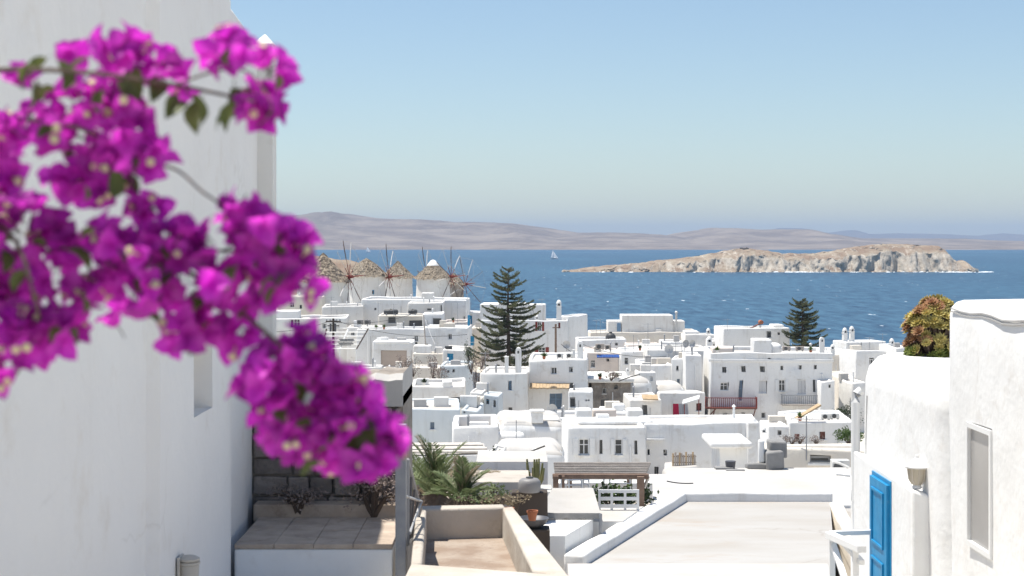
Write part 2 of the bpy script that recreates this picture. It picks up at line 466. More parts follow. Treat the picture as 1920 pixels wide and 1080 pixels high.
# ------------------------------------------------------------------ house builder
class House:
    def __init__(s, name, label, px0, px1, top, Y, depth, yaw=0, wins=(), m='white', parapet=.3, bevel=.14, base=None,
                 roof='roofwhite', cat='house', group=None, jit=.11, wallt=.3, rooftag='roof', cell=1.6, sink=.3, name_w='wall'):
        a = R(yaw); s.a = a
        k0 = (px0 - 960) / FPX; k1 = (px1 - 960) / FPX
        s.X0, s.Y0 = k0 * Y, Y
        s.w = (k1 * Y - s.X0) / (math.cos(a) - k1 * math.sin(a))
        s.d = depth
        s.ux = Vector((math.cos(a), math.sin(a), 0)); s.uy = Vector((-math.sin(a), math.cos(a), 0))
        P0 = Vector((s.X0, s.Y0, 0))
        ztop = CAM_H + (HOR - top) * Y / FPX
        if base is None:
            base = min(gz(*(P0 + s.ux * i * s.w + s.uy * j * s.d).xy) for i in (0, 1) for j in (0, 1)) - sink
        s.base = base; s.h = ztop - base; s.ztop = ztop
        s.root = thing(name, label, cat, (s.X0, s.Y0, base), a, group)
        s.parapet = parapet
        w, d, h = s.w, s.d, s.h
        bm = bmesh.new()
        bmesh.ops.create_cube(bm, size=1.0)
        for v in bm.verts:
            v.co = Vector(((v.co.x + .5) * w, (v.co.y + .5) * d, (v.co.z + .5) * h))
        bm.faces.ensure_lookup_table()
        tf = max(bm.faces, key=lambda f: f.calc_center_median().z)
        wt = min(wallt, w * .2, d * .2)
        bv = []
        if parapet > 0:
            bmesh.ops.inset_region(bm, faces=[tf], thickness=wt, use_even_offset=True)
            tf = [f for f in bm.faces if f.normal.z > .9 and abs(f.calc_center_median().x - w / 2) < 1e-3 and f.calc_area() < w * d * .999 and
                  abs(f.calc_center_median().y - d / 2) < 1e-3][0]
            r = bmesh.ops.extrude_face_region(bm, geom=[tf])
            nv = [e for e in r['geom'] if isinstance(e, bmesh.types.BMVert)]
            if tf.is_valid: bmesh.ops.delete(bm, geom=[tf], context='FACES_ONLY')
            for v in nv: v.co.z -= parapet
        bev = min(bevel, wt * .45 if parapet > 0 else min(w, d, h) * .45)
        es = []
        for e in bm.edges:
            p, q = e.verts[0].co, e.verts[1].co
            if abs(p.z - q.z) > h * .5 or (min(p.z, q.z) > h - 1e-4 and abs(p.z - q.z) < 1e-4):
                if min(p.z, q.z) > h - 1e-4 and parapet > 0:
                    onb = [min(abs(t.x), abs(t.x - w), abs(t.y), abs(t.y - d)) < 1e-4 for t in (p, q)]
                    if onb[0] != onb[1]: continue
                es.append(e)
        if bev > .005:
            bmesh.ops.bevel(bm, geom=es, offset=bev, segments=3, profile=.5, affect='EDGES', clamp_overlap=True)
        for axis, L_ in ((0, w), (1, d), (2, h)):
            n = int(L_ / cell)
            for i in range(1, n + 1):
                c = L_ * i / (n + 1)
                if axis == 2 and c > h - parapet - bev - .05: continue
                co = Vector((0, 0, 0)); co[axis] = c
                no = Vector((0, 0, 0)); no[axis] = 1
                bmesh.ops.bisect_plane(bm, geom=bm.verts[:] + bm.edges[:] + bm.faces[:], plane_co=co, plane_no=no)
        s.wl = []
        hr = random.Random(int(px0 * 13 + top * 7))
        wins = list(wins)
        if wins and Y > 100 and w > 3.5:
            for _ in range(hr.choice((0, 1, 1, 2))):
                cu = hr.uniform(.08, .92) * (px1 - px0) + px0; cv = top + hr.uniform(.5, 1.8) * FPX / Y
                if all(abs(cu - q[0]) > q[2] / 2 + 6 or abs(cv - q[1]) > q[3] / 2 + 6 for q in wins):
                    wins.append((cu, cv, .32 * FPX / Y, .32 * FPX / Y, 'hole'))
        if not wins and Y > 80 and bev < .5 and w > 2.5:
            for _ in range(1 if w < 6 else 2 if w < 12 else 3):
                cu = hr.uniform(.12, .88) * (px1 - px0) + px0; ph = hr.uniform(.45, .8) * FPX / Y
                wins.append((cu, top + (.55 + hr.random() * .9) * FPX / Y + ph / 2, ph * hr.uniform(.55, .9), ph, hr.choice(('dark', 'hole', 'grey', 'bluef', 'dark'))))
        for wi in wins:
            cx, cy, ww, hh, st = wi[:5]
            fc = wi[5] if len(wi) > 5 else 'F'
            u0, v0 = s.uv(cx - ww / 2, cy + hh / 2, fc); u1, v1 = s.uv(cx + ww / 2, cy - hh / 2, fc)
            um, vm0 = s.uv(cx, cy + hh / 2, fc); _, vm1 = s.uv(cx, cy - hh / 2, fc)
            if u0 > u1: u0, u1 = u1, u0
            lim = s.d if fc in 'LR' else s.w
            mg = bev + .03
            u0, u1 = max(u0, mg), min(u1, lim - mg)
            v0, v1 = max(vm0, .05), min(vm1, h - mg)
            if u1 - u0 < .08 or v1 - v0 < .08: continue
            s.wl.append((u0, u1, v0, v1, st, fc))
        for u0, u1, v0, v1, st, fc in s.wl:
            no_ = {'F': Vector((0, -1, 0)), 'L': Vector((-1, 0, 0)), 'R': Vector((1, 0, 0))}[fc]
            ax = 0 if fc == 'F' else 1
            pl = {'F': 0, 'L': 0, 'R': w}[fc]; pax = 1 if fc == 'F' else 0
            def fs():
                r = []
                for f in bm.faces:
                    if f.normal.dot(no_) > .99 and abs(f.calc_center_median()[pax] - pl) < 1e-3:
                        us = [v.co[ax] for v in f.verts]; zs = [v.co.z for v in f.verts]
                        if max(us) > u0 and min(us) < u1 and max(zs) > v0 and min(zs) < v1:
                            r.append(f)
                return r
            for axis, val in ((ax, u0), (ax, u1), (2, v0), (2, v1)):
                ff = fs()
                gm = set(ff)
                for f in ff: gm.update(f.edges); gm.update(f.verts)
                co = Vector((0, 0, 0)); co[axis] = val
                no = Vector((0, 0, 0)); no[axis] = 1
                bmesh.ops.bisect_plane(bm, geom=list(gm), plane_co=co, plane_no=no)
            dl = [f for f in fs() if u0 < f.calc_center_median()[ax] < u1 and v0 < f.calc_center_median().z < v1]
            bmesh.ops.delete(bm, geom=dl, context='FACES')
            T = s.faceT(fc)
            D = .2
            q = [T(u0, v0, 0), T(u1, v0, 0), T(u1, v1, 0), T(u0, v1, 0)]
            q2 = [T(u0, v0, D), T(u1, v0, D), T(u1, v1, D), T(u0, v1, D)]
            for i in range(4):
                j = (i + 1) % 4
                vs = [bm.verts.new(c) for c in (q[i], q[j], q2[j], q2[i])]
                bm.faces.new(vs if fc != 'L' else vs[::-1])
        org = Vector((s.X0, s.Y0, base))
        sk = (hr.uniform(-.008, .008), hr.uniform(-.14, .14), hr.uniform(-.15, .15))
        for v in bm.verts:
            if v.co.z > .05:
                wp = org + s.ux * v.co.x + s.uy * v.co.y + Vector((0, 0, v.co.z))
                nv_ = noise.noise_vector(wp * .38) * jit + noise.noise_vector(wp * 1.3) * jit * .35
                v.co += Vector((nv_.x, nv_.y, nv_.z))
                if Y > 60:
                    bt = .012 * v.co.z; v.co.x += bt * (1 - 2 * v.co.x / w) + sk[0] * v.co.z; v.co.z += (sk[1] * (v.co.x / w - .5) + sk[2] * (v.co.y / d - .5)) * v.co.z / h
        me = bpy.data.meshes.new(name_w)
        ri = []
        for f in bm.faces:
            c = f.calc_center_median()
            f.smooth = True
            ri.append(1 if (f.normal.z > .8 and parapet > 0 and c.z < h - parapet * .7 and c.z > h - parapet - .25) or (parapet == 0 and f.normal.z > .6) else 0)
        for f, i in zip(bm.faces, ri): f.material_index = i
        bm.to_mesh(me); bm.free()
        me.materials.append(MATS[m]); me.materials.append(MATS[roof])
        me.set_sharp_from_angle(angle=R(42))
        s.wall = link(name_w, me, s.root)
        for u0, u1, v0, v1, st, fc in s.wl:
            s.window(u0, u1, v0, v1, st, fc)
        if Y > 80 and base > -5:
            for _ in range(hr.choice((0, 1, 1, 2))):
                u = hr.uniform(.05, .95) * w
                if any(fc == 'F' and u0 - .15 < u < u1 + .15 for u0, u1, v0, v1, st, fc in s.wl): continue
                k = MB(); k.tube([(u, -.07, h - hr.uniform(.3, 1.2)), (u + .02, -.075, h * .4), (u, -.07, 0)], .045, 5); k.build('downpipe', hr.choice(('frame_white', 'metal_pale', 'frame_white')), s.root)
            for _ in range(hr.choice((0, 1, 1, 2, 3)) if parapet > 0 else 0):
                u, y = hr.uniform(.15, .85) * w, hr.uniform(.4, .85) * min(d, 4)
                k = MB(); t_ = hr.uniform(.25, .8)
                if hr.random() < .55: k.lathe([(.07, h - parapet - .05), (.07, h + t_), (.13, h + t_ + .01), (.02, h + t_ + .14)], 8, (u, y)); nm = 'vent_pipe'; mm_ = hr.choice(('frame_white', 'metal_grey'))
                else:
                    bw = hr.uniform(.25, .7); k.box(u - bw, u + bw, y, y + .7, h - parapet - .02, h - parapet + hr.uniform(.4, .9)); nm = 'roof_hatch'; mm_ = hr.choice(('white2', 'cream', 'white', 'greywash'))
                k.build(nm, mm_, s.root, bevel=.03 if nm == 'roof_hatch' else 0)
    def uv(s, px, py, fc='F'):
        k = (px - 960) / FPX
        if fc == 'F':
            u = (k * s.Y0 - s.X0) / (math.cos(s.a) - k * math.sin(s.a))
            Yp = s.Y0 + u * math.sin(s.a)
        else:
            O = Vector((s.X0, s.Y0, 0)) + (s.ux * s.w if fc == 'R' else Vector((0, 0, 0)))
            u = (O.x - k * O.y) / (math.sin(s.a) + k * math.cos(s.a))
            Yp = O.y + u * math.cos(s.a)
        return u, CAM_H + (HOR - py) * Yp / FPX - s.base
    def faceT(s, fc):
        if fc == 'F': return lambda u, v, d: Vector((u, d, v))
        if fc == 'L': return lambda u, v, d: Vector((d, u, v))
        return lambda u, v, d: Vector((s.w - d, u, v))
    def local(s, P):
        q = Vector(P) - Vector((s.X0, s.Y0, s.base))
        return Vector((q.dot(s.ux), q.dot(s.uy), q.z))
    def window(s, u0, u1, v0, v1, st, fc):
        T = s.faceT(fc)
        W, Hh = u1 - u0, v1 - v0
        def mb():
            m_ = MB(); m_.T = lambda p: T(p.x, p.z, p.y); return m_      # local (u, depth, v)
        fr = min(.07, W * .12)
        fm = {'dark': 'frame_white', 'grey': 'frame_grey', 'blue': 'blue', 'bluesh': 'blue', 'redsh': 'red', 'brownsh': 'redbrown', 'redopen': 'frame_white', 'whsh': 'frame_white',
              'whopen': 'frame_white', 'door': 'frame_grey', 'doorblue': 'blue', 'french': 'bluefaded', 'garage': 'beigepanel', 'hole': 'frame_grey',
              'reddark': 'darkred_dark', 'bluef': 'bluefaded', 'screen': 'frame_white', 'doornear': 'bluedoor'}[st]
        F = mb()
        y0, y1 = .10, .17
        if st == 'hole': y0, y1 = .17, .19
        if st == 'screen': y0, y1 = -.02, .03; fr = .045
        F.box(u0, u0 + fr, y0, y1, v0, v1); F.box(u1 - fr, u1, y0, y1, v0, v1)
        F.box(u0 + fr, u1 - fr, y0, y1, v1 - fr, v1)
        if st not in ('door',): F.box(u0 + fr, u1 - fr, y0, y1, v0, v0 + fr)
        if st in ('dark', 'blue', 'redopen', 'whopen', 'french', 'bluef') and W > .45:
            F.box((u0 + u1) / 2 - fr * .4, (u0 + u1) / 2 + fr * .4, y0 + .01, y1, v0 + fr, v1 - fr)
        if st in ('dark', 'blue', 'redopen', 'whopen', 'french', 'bluef') and Hh > .7:
            F.box(u0 + fr, u1 - fr, y0 + .012, y1 - .002, v0 + Hh * .6, v0 + Hh * .6 + fr * .7)
        if st == 'doornear': y0, y1 = -.02, .05
        nm = 'door' if st in ('door', 'doorblue', 'doornear', 'garage') else 'window'
        o = F.build(nm, fm, s.root)
        if nm == 'door' or st in ('bluesh', 'redsh', 'brownsh', 'whsh'):
            pn = {'doornear': 'bluedoor', 'door': 'ac_dark', 'doorblue': 'blue', 'garage': 'beigepanel', 'bluesh': 'blue', 'redsh': 'red', 'brownsh': 'redbrown', 'whsh': 'shutter_pale'}[st]
            n = 1 if nm == 'door' else 2
            for i in range(n):
                a0 = u0 + fr + (W - 2 * fr) * i / n + .008; a1 = u0 + fr + (W - 2 * fr) * (i + 1) / n - .008
                yo = -.115 if st == 'doornear' else 0.0
                p = mb(); p.box(a0, a1, .125 + yo, .165 + yo, v0 + .01, v1 - fr)
                nr = 3 if Hh > 1 else 2
                for j in range(nr):                         # raised panels
                    b0 = v0 + .06 + (Hh - .12) * j / nr + .03; b1 = v0 + .06 + (Hh - .12) * (j + 1) / nr - .04
                    if a1 - a0 > .2 and b1 - b0 > .1: p.box(a0 + .06, a1 - .06, .108 + yo, .126 + yo, b0, b1)
                p.build('panel' if nm == 'door' else 'shutter', pn, o)
        else:
            p = mb(); p.box(u0 + fr * .5, u1 - fr * .5, .012 if st == 'screen' else .14 if st != 'hole' else .185, .02 if st == 'screen' else .15 if st != 'hole' else .197, v0 + fr * .3, v1 - fr * .5)
            p.build('pane', 'glass_blue' if st in ('french', 'bluef') else 'darkred_dark' if st == 'reddark' else 'glass_grey' if st == 'screen' else 'glass', o)
        if st in ('redopen', 'whopen'):
            for sgn in (-1, 1):
                p = mb()
                e = u0 if sgn < 0 else u1
                a0, a1 = (e - W * .5 - .02, e - .02) if sgn < 0 else (e + .02, e + W * .5 + .02)
                p.box(a0, a1, -.07, -.025, v0, v1)
                p.box(a0 + .05, a1 - .05, -.085, -.07, v0 + .08, v0 + Hh * .47); p.box(a0 + .05, a1 - .05, -.085, -.07, v0 + Hh * .53, v1 - .08)
                p.build('shutter', 'red' if st == 'redopen' else 'frame_white', o)
        if nm == 'window' and st not in ('hole', 'screen') and W > .3:
            p = mb(); p.box(u0 - .06, u1 + .06, -.07, .09, v0 - .07, v0 - .004)
            p.build('sill', 'white', o)
        return o
    # a chimney standing on the roof, part of the house
    def chimney(s, px, top, wpx, back=.6, style='dome', m='white'):
        Yc = s.Y0 + back
        P = at(px, top, Yc); q = s.local(P)
        w = wpx * Yc / FPX; zt = q.z; zb = s.h - s.parapet - .05
        if zb > zt - .3: zb = zt - 1.0
        c = MB(); hh = zt - zb
        if style == 'dome':
            cap = w * 1.1
            b = zt - cap * 1.25
            def ring(f, z): return [(q.x - w * f / 2, q.y - w * f / 2, z), (q.x + w * f / 2, q.y - w * f / 2, z), (q.x + w * f / 2, q.y + w * f / 2, z), (q.x - w * f / 2, q.y + w * f / 2, z)]
            c.hexa(ring(1.12, zb) + ring(.95, b))
            c.hexa(ring(1.15, b + .001) + ring(1.15, b + w * .14))
            for sx in (-1, 1):
                for sy in (-1, 1):
                    c.box(q.x + sx * w * .36 - w * .1, q.x + sx * w * .36 + w * .1, q.y + sy * w * .36 - w * .1, q.y + sy * w * .36 + w * .1, b + w * .14, b + w * .6)
            r = w * .56
            c.lathe([(r * 1.0, b + w * .6), (r * .98, b + w * .75), (r * .8, b + w * 1.0), (r * .45, zt - w * .1), (r * .12, zt - .02), (0, zt)], 12, (q.x, q.y))
            o = c.build('chimney', m, s.root, smooth=True, sharp=35)
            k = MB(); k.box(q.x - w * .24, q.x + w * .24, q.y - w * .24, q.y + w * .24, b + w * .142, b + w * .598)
            k.build('flue_shade', 'ac_dark', o)  # dark box stands for the shade inside the chimney openings
        elif style == 'block':
            c.box(q.x - w / 2, q.x + w / 2, q.y - w / 2, q.y + w / 2, zb, zt - w * .2)
            c.box(q.x - w * .62, q.x + w * .62, q.y - w * .62, q.y + w * .62, zt - w * .199, zt)
            c.build('chimney', m, s.root, bevel=w * .08, smooth=True)
        elif style == 'arch':      # tall slab with a rounded head, its hole a dark block
            t = w * .5
            n = 8
            pr = [(-w / 2, zb), (w / 2, zb)] + [(w / 2 * math.cos(math.pi * i / n), zt - w * .6 + w * .6 * math.sin(math.pi * i / n)) for i in range(n + 1)]
            A = [c.P((q.x + x, q.y - t, z)) for x, z in pr]; B = [c.P((q.x + x, q.y + t, z)) for x, z in pr]
            c.face(*A); c.face(*B[::-1])
            for i in range(len(A)): c.face(A[i - 1], B[i - 1], B[i], A[i])
            o = c.build('chimney', m, s.root, smooth=True, sharp=35)
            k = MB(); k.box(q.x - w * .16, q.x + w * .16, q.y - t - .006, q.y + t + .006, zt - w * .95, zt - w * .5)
            k.build('flue_shade', 'ac_dark', o)  # dark block drawn where the hole would be in shade
        else:                       # pipe
            c.lathe([(w / 2, zb), (w / 2, zt - w * .9), (w * .8, zt - w * .88), (w * .8, zt - w * .5), (w * .3, zt)], 10, (q.x, q.y))
            c.build('flue_pipe', 'metal_pale', s.root, smooth=True)
    # extra plain block that belongs to the house (stair head, upper room)
    def block(s, name, px0, px1, top, back, depth, m=None, bevel=.12, zb=None, para=0):
        Yc = s.Y0 + back
        a = s.local(at(px0, top, Yc)); b = s.local(at(px1, top, Yc))
        z0 = s.h - s.parapet - .04 if zb is None else zb
        c = MB(); y0 = min(a.y, b.y)
        c.box(a.x, b.x, y0, y0 + depth, z0, a.z)
        return c.build(name, m or 'white', s.root, bevel=bevel, seg=3, smooth=True)

# ================================================================== SETTING
def grid_mesh(name, nx, ny, fn, m, smooth=True):
    vs = [fn(i / nx, j / ny) for j in range(ny + 1) for i in range(nx + 1)]
    fs = [(j * (nx + 1) + i, j * (nx + 1) + i + 1, (j + 1) * (nx + 1) + i + 1, (j + 1) * (nx + 1) + i) for j in range(ny) for i in range(nx)]
    me = bpy.data.meshes.new(name); me.from_pydata(vs, [], fs); me.materials.append(MATS[m])
    if smooth: me.polygons.foreach_set('use_smooth', [True] * len(me.polygons))
    me.update()
    return link(name, me)

def ground_fn(s, t):
    y = -30 + 430 * t
    x = (s - .5) * 2 * (60 + 190 * t)
    z = gz(x, y) + noise.noise(Vector((x * .15, y * .15, 0))) * .12
    return (x, y, z)
tag(grid_mesh('ground', 120, 160, ground_fn, 'ground'), kind='structure')

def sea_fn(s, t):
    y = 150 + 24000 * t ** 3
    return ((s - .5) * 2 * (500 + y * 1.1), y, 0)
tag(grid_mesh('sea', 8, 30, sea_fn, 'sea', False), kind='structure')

def fbm(x, y, z=0., o=5):
    return noise.fractal(Vector((x, y, z)), 1.0, 2.0, o, noise_basis='PERLIN_ORIGINAL')
def ridged(x, y, z=0., o=5):
    return noise.ridged_multi_fractal(Vector((x, y, z)), 1.0, 2.0, o, 1.0, 2.0, noise_basis='PERLIN_ORIGINAL')
def sstep(t):
    t = max(0, min(1, t)); return t * t * (3 - 2 * t)

HILL = [(300, 440), (450, 425), (520, 410), (560, 404), (600, 400), (640, 402), (700, 408), (760, 413), (830, 416), (900, 418), (960, 420), (1010, 428),
        (1060, 437), (1130, 436), (1200, 438), (1260, 443), (1300, 435), (1340, 428), (1380, 429), (1430, 431), (1470, 430), (1520, 437), (1560, 444),
        (1600, 447), (1700, 447), (1790, 448), (1850, 452), (1920, 456), (2000, 461)]
def hill_fn(s, t):
    Y = 7900 + 4600 * t
    px = 250 + 1800 * s
    x = (px - 960) * 10200 / FPX
    ridge = CAM_H + (HOR - interp(HILL, px)) * 10200 / FPX
    tt = (Y - 7900) / 2300
    if Y < 10200: sh = .10 * sstep(tt * 6) + .90 * sstep(tt * .98) ** 1.15
    else: sh = 1 - .5 * sstep((Y - 10200) / 2300)
    er = .30 * fbm(x / 900, Y / 900) + .16 * fbm(x / 330, Y / 330, 3)
    z = ridge * max(0, sh + er * sh * (1 - .8 * sstep((tt - .75) * 4) if tt < 1.3 else .3))
    z += -6 if t < .004 else 0
    return (x + fbm(x / 700, Y / 500, 9) * 120, Y + 260 * fbm(x / 1500, 2, 5) * (1 - t), z)
tag(grid_mesh('far_hills', 260, 46, hill_fn, 'hill_rock'), kind='structure')

FARM = [(1380, 462), (1420, 436), (1460, 427), (1500, 427), (1530, 434), (1550, 436), (1575, 433), (1600, 431), (1620, 438), (1680, 438), (1760, 441), (1830, 444), (1870, 439), (1930, 441), (2010, 447), (2060, 461)]
def far_fn(s, t):
    Y = 17000 + 3000 * t; px = 1370 + 700 * s
    x = (px - 960) * 18500 / FPX
    r = CAM_H + (HOR + 1 - interp(FARM, px)) * 18500 / FPX
    sh = math.sin(math.pi * (.02 + .96 * t)) ** .7
    return (x, Y, r * sh * (1 + .18 * fbm(x / 1600, Y / 1600)) - 8)
tag(grid_mesh('distant_mountains', 120, 14, far_fn, 'far_rock'), kind='structure')

ISL = [(1050, 512), (1055, 508), (1100, 501), (1200, 492), (1290, 482), (1345, 473), (1390, 465), (1410, 464), (1440, 468), (1480, 474), (1540, 474),
       (1580, 468), (1620, 461), (1660, 457), (1700, 456), (1740, 458), (1778, 460), (1788, 466), (1796, 480), (1808, 488), (1822, 487), (1831, 496), (1840, 511)]
def isl_fn(s, t):
    px = 1048 + 794 * s; Yb = 1318
    x = (px - 960) * Yb / FPX
    ridge = max(0, CAM_H + (HOR - interp(ISL, px)) * (Yb + 25) / FPX + fbm(px / 14, 3.3) * .5)
    D = 90
    y = -4 + D * t
    cl = sstep((y + 2) / 13.) * .66 + sstep((y - 4) / 26.) * .34
    if y > 30: cl *= 1 - sstep((y - 30) / 58)
    crag = ridged(x / 19, y / 26, 1.7) - 1.1
    crag2 = ridged(x / 6.5, y / 9, 4.4) - 1.1
    edge = math.sin(math.pi * min(1, max(0, cl)))
    z = ridge * cl + (crag * 3.4 + crag2 * 2.0) * edge * min(1, ridge / 9)
    z += fbm(x / 8, y / 8, 2) * .5 * min(1, ridge / 6) - .5
    yy = Yb + y + 9 * fbm(x / 28, 7.7) + crag * 8 * (1 - t) + crag2 * 3.2 * (1 - t)
    if t < .01: z = -1.5
    return (x + crag2 * .5, yy, z)
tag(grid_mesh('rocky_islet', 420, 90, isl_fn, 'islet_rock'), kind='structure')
# the low rock at the islet's western tip and the skerries off its eastern end
for k, (px, py, w, h) in enumerate(((1060, 510, 12, 4.5), (1826, 509, 10, 8))):
    b = MB(); c = at(px, py, 1318)
    W = w * 1318 / FPX; Hh = h * 1318 / FPX
    for q in range(5):
        b.lathe([(W * .4, -1), (W * .36, Hh * .4), (W * .22, Hh * (.7 + .1 * q % .3)), (0, Hh * (.85 + .05 * q))], 9, (random.uniform(-.3, .3) * W, random.uniform(-3, 3)), jit=W * .06)
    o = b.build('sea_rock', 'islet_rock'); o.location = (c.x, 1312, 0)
    tag(o, ('low pale rock off the tapering tip of the islet', 'jagged rock in the surf off the cliff end of the islet')[k], 'rock')
ruin = MB(); c = at(1396, 465, 1343)
ruin.box(-4, -1, -1.5, 1.5, -1.2, .8); ruin.box(-.6, 3.4, -1.5, 1.5, -1.2, .5); ruin.box(1.2, 2.2, -1.2, 1.2, .5, 1.1)
o = ruin.build('ruin', 'rubble'); o.location = (c.x, 1343, c.z - .5); tag(o, 'small dark stone ruin on the summit of the islet', 'ruin')
# surf along the islet
sf = MB()
for k in range(150):
    px = random.choice((random.gauss(1790, 20), random.gauss(1500, 20), random.uniform(1100, 1830), random.gauss(1848, 7)))
    c = at(px, 510, 1311); l = random.uniform(1, 5); y = random.uniform(-6, 3) + (8 if px > 1838 else 0) + 9 * fbm(c.x / 28, 7.7) - 5
    sf.lathe([(l * .5, -.2), (l * .45, .12), (l * .2, random.uniform(.15, .5)), (0, random.uniform(.2, .6))], 6, (c.x, 1311 + y), jit=l * .08)
tag(sf.build('surf', 'foam', smooth=True), 'white surf breaking along the foot of the islet', 'surf', kind='stuff')

# low rocky point behind the windmills and the quay by the water
def point_fn(s, t):
    px = 470 + 250 * s; Y = 300 + 90 * t
    x = (px - 960) * 340 / FPX
    prof = interp([(470, 474), (600, 474), (640, 478), (680, 486), (705, 494), (720, 520)], px)
    z = (CAM_H + (HOR - prof) * 340 / FPX) * math.sin(math.pi * min(1, .08 + t * .92)) ** .6
    return (x, Y, z - 1.0 + .5 * fbm(x / 4, Y / 4))
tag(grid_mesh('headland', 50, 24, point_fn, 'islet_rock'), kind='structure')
q = MB()
q.box(3, 24, 318, 340, -2, 1.2); q.box(3.5, 12, 316, 322, 1.2, 2.6)
o = q.build('quay', 'rubble', bevel=.1); tag(o, kind='structure')

# ================================================================== BOATS
def sailboat(px, py, mast, label):
    Y = CAM_H * FPX / (py - HOR); c = at(px, py, Y)
    t = thing('sailboat', label, 'boat', (c.x, Y, 0), R(18), None); t.rotation_euler = (R(-20), 0, R(18))
    Lh = mast * .85
    h = MB()
    n = 8
    A, B, K = [], [], []
    for i in range(n + 1):
        u = i / n; x = (u - .45) * Lh; w = Lh * .15 * math.sin(math.pi * min(1, .12 + u * .88)) ** .7
        A.append(h.P((x, -w, Lh * .10))); B.append(h.P((x, w, Lh * .10))); K.append(h.P((x, 0, -.3)))
    for i in range(n):
        h.face(A[i], A[i + 1], B[i + 1], B[i]); h.face(K[i], K[i + 1], A[i + 1], A[i]); h.face(B[i], B[i + 1], K[i + 1], K[i])
    h.build('hull', 'boatwhite', t, smooth=True, sharp=30)
    m = MB(); m.tube([(0, 0, Lh * .1), (0, 0, mast)], .12, 6); m.tube([(0, 0, Lh * .2), (-Lh * .35, 0, Lh * .2)], .1, 6); m.build('mast', 'metal_pale', t)
    s = MB()
    def sail(pts, belly):
        pts = [Vector(p) for p in pts]; N_ = 5; idx = {}
        for i in range(N_ + 1):
            for j in range(N_ + 1 - i):
                k = N_ - i - j
                p = (pts[0] * i + pts[1] * j + pts[2] * k) / N_
                bl = belly * 27 * (i * j * k) / N_ ** 3
                idx[i, j] = (s.P(p + Vector((0, bl, 0))), s.P(p + Vector((0, bl + .05, 0))))
        for L in (0, 1):
            for i in range(N_):
                for j in range(N_ - i):
                    s.face(idx[i, j][L], idx[i + 1, j][L], idx[i, j + 1][L])
                    if i + j < N_ - 1: s.face(idx[i + 1, j][L], idx[i + 1, j + 1][L], idx[i, j + 1][L])
    sail([(-.1, 0, Lh * .23), (-.1, 0, mast * .97), (-Lh * .34, 0, Lh * .23)], -.5)
    s.build('mainsail', 'boatwhite', t, smooth=True)
    s = MB()
    s2 = s
    sail([(.2, 0, mast * .85), (.3, 0, Lh * .15), (Lh * .5, 0, Lh * .13)], -.4)
    s2.build('jib', 'boatwhite', t, smooth=True)
sailboat(1039, 486, 16.5, 'white sailing boat alone on open water left of the islet tip')
sailboat(690, 473, 20, 'tiny white sailing boat far off above the thatched mill roofs')

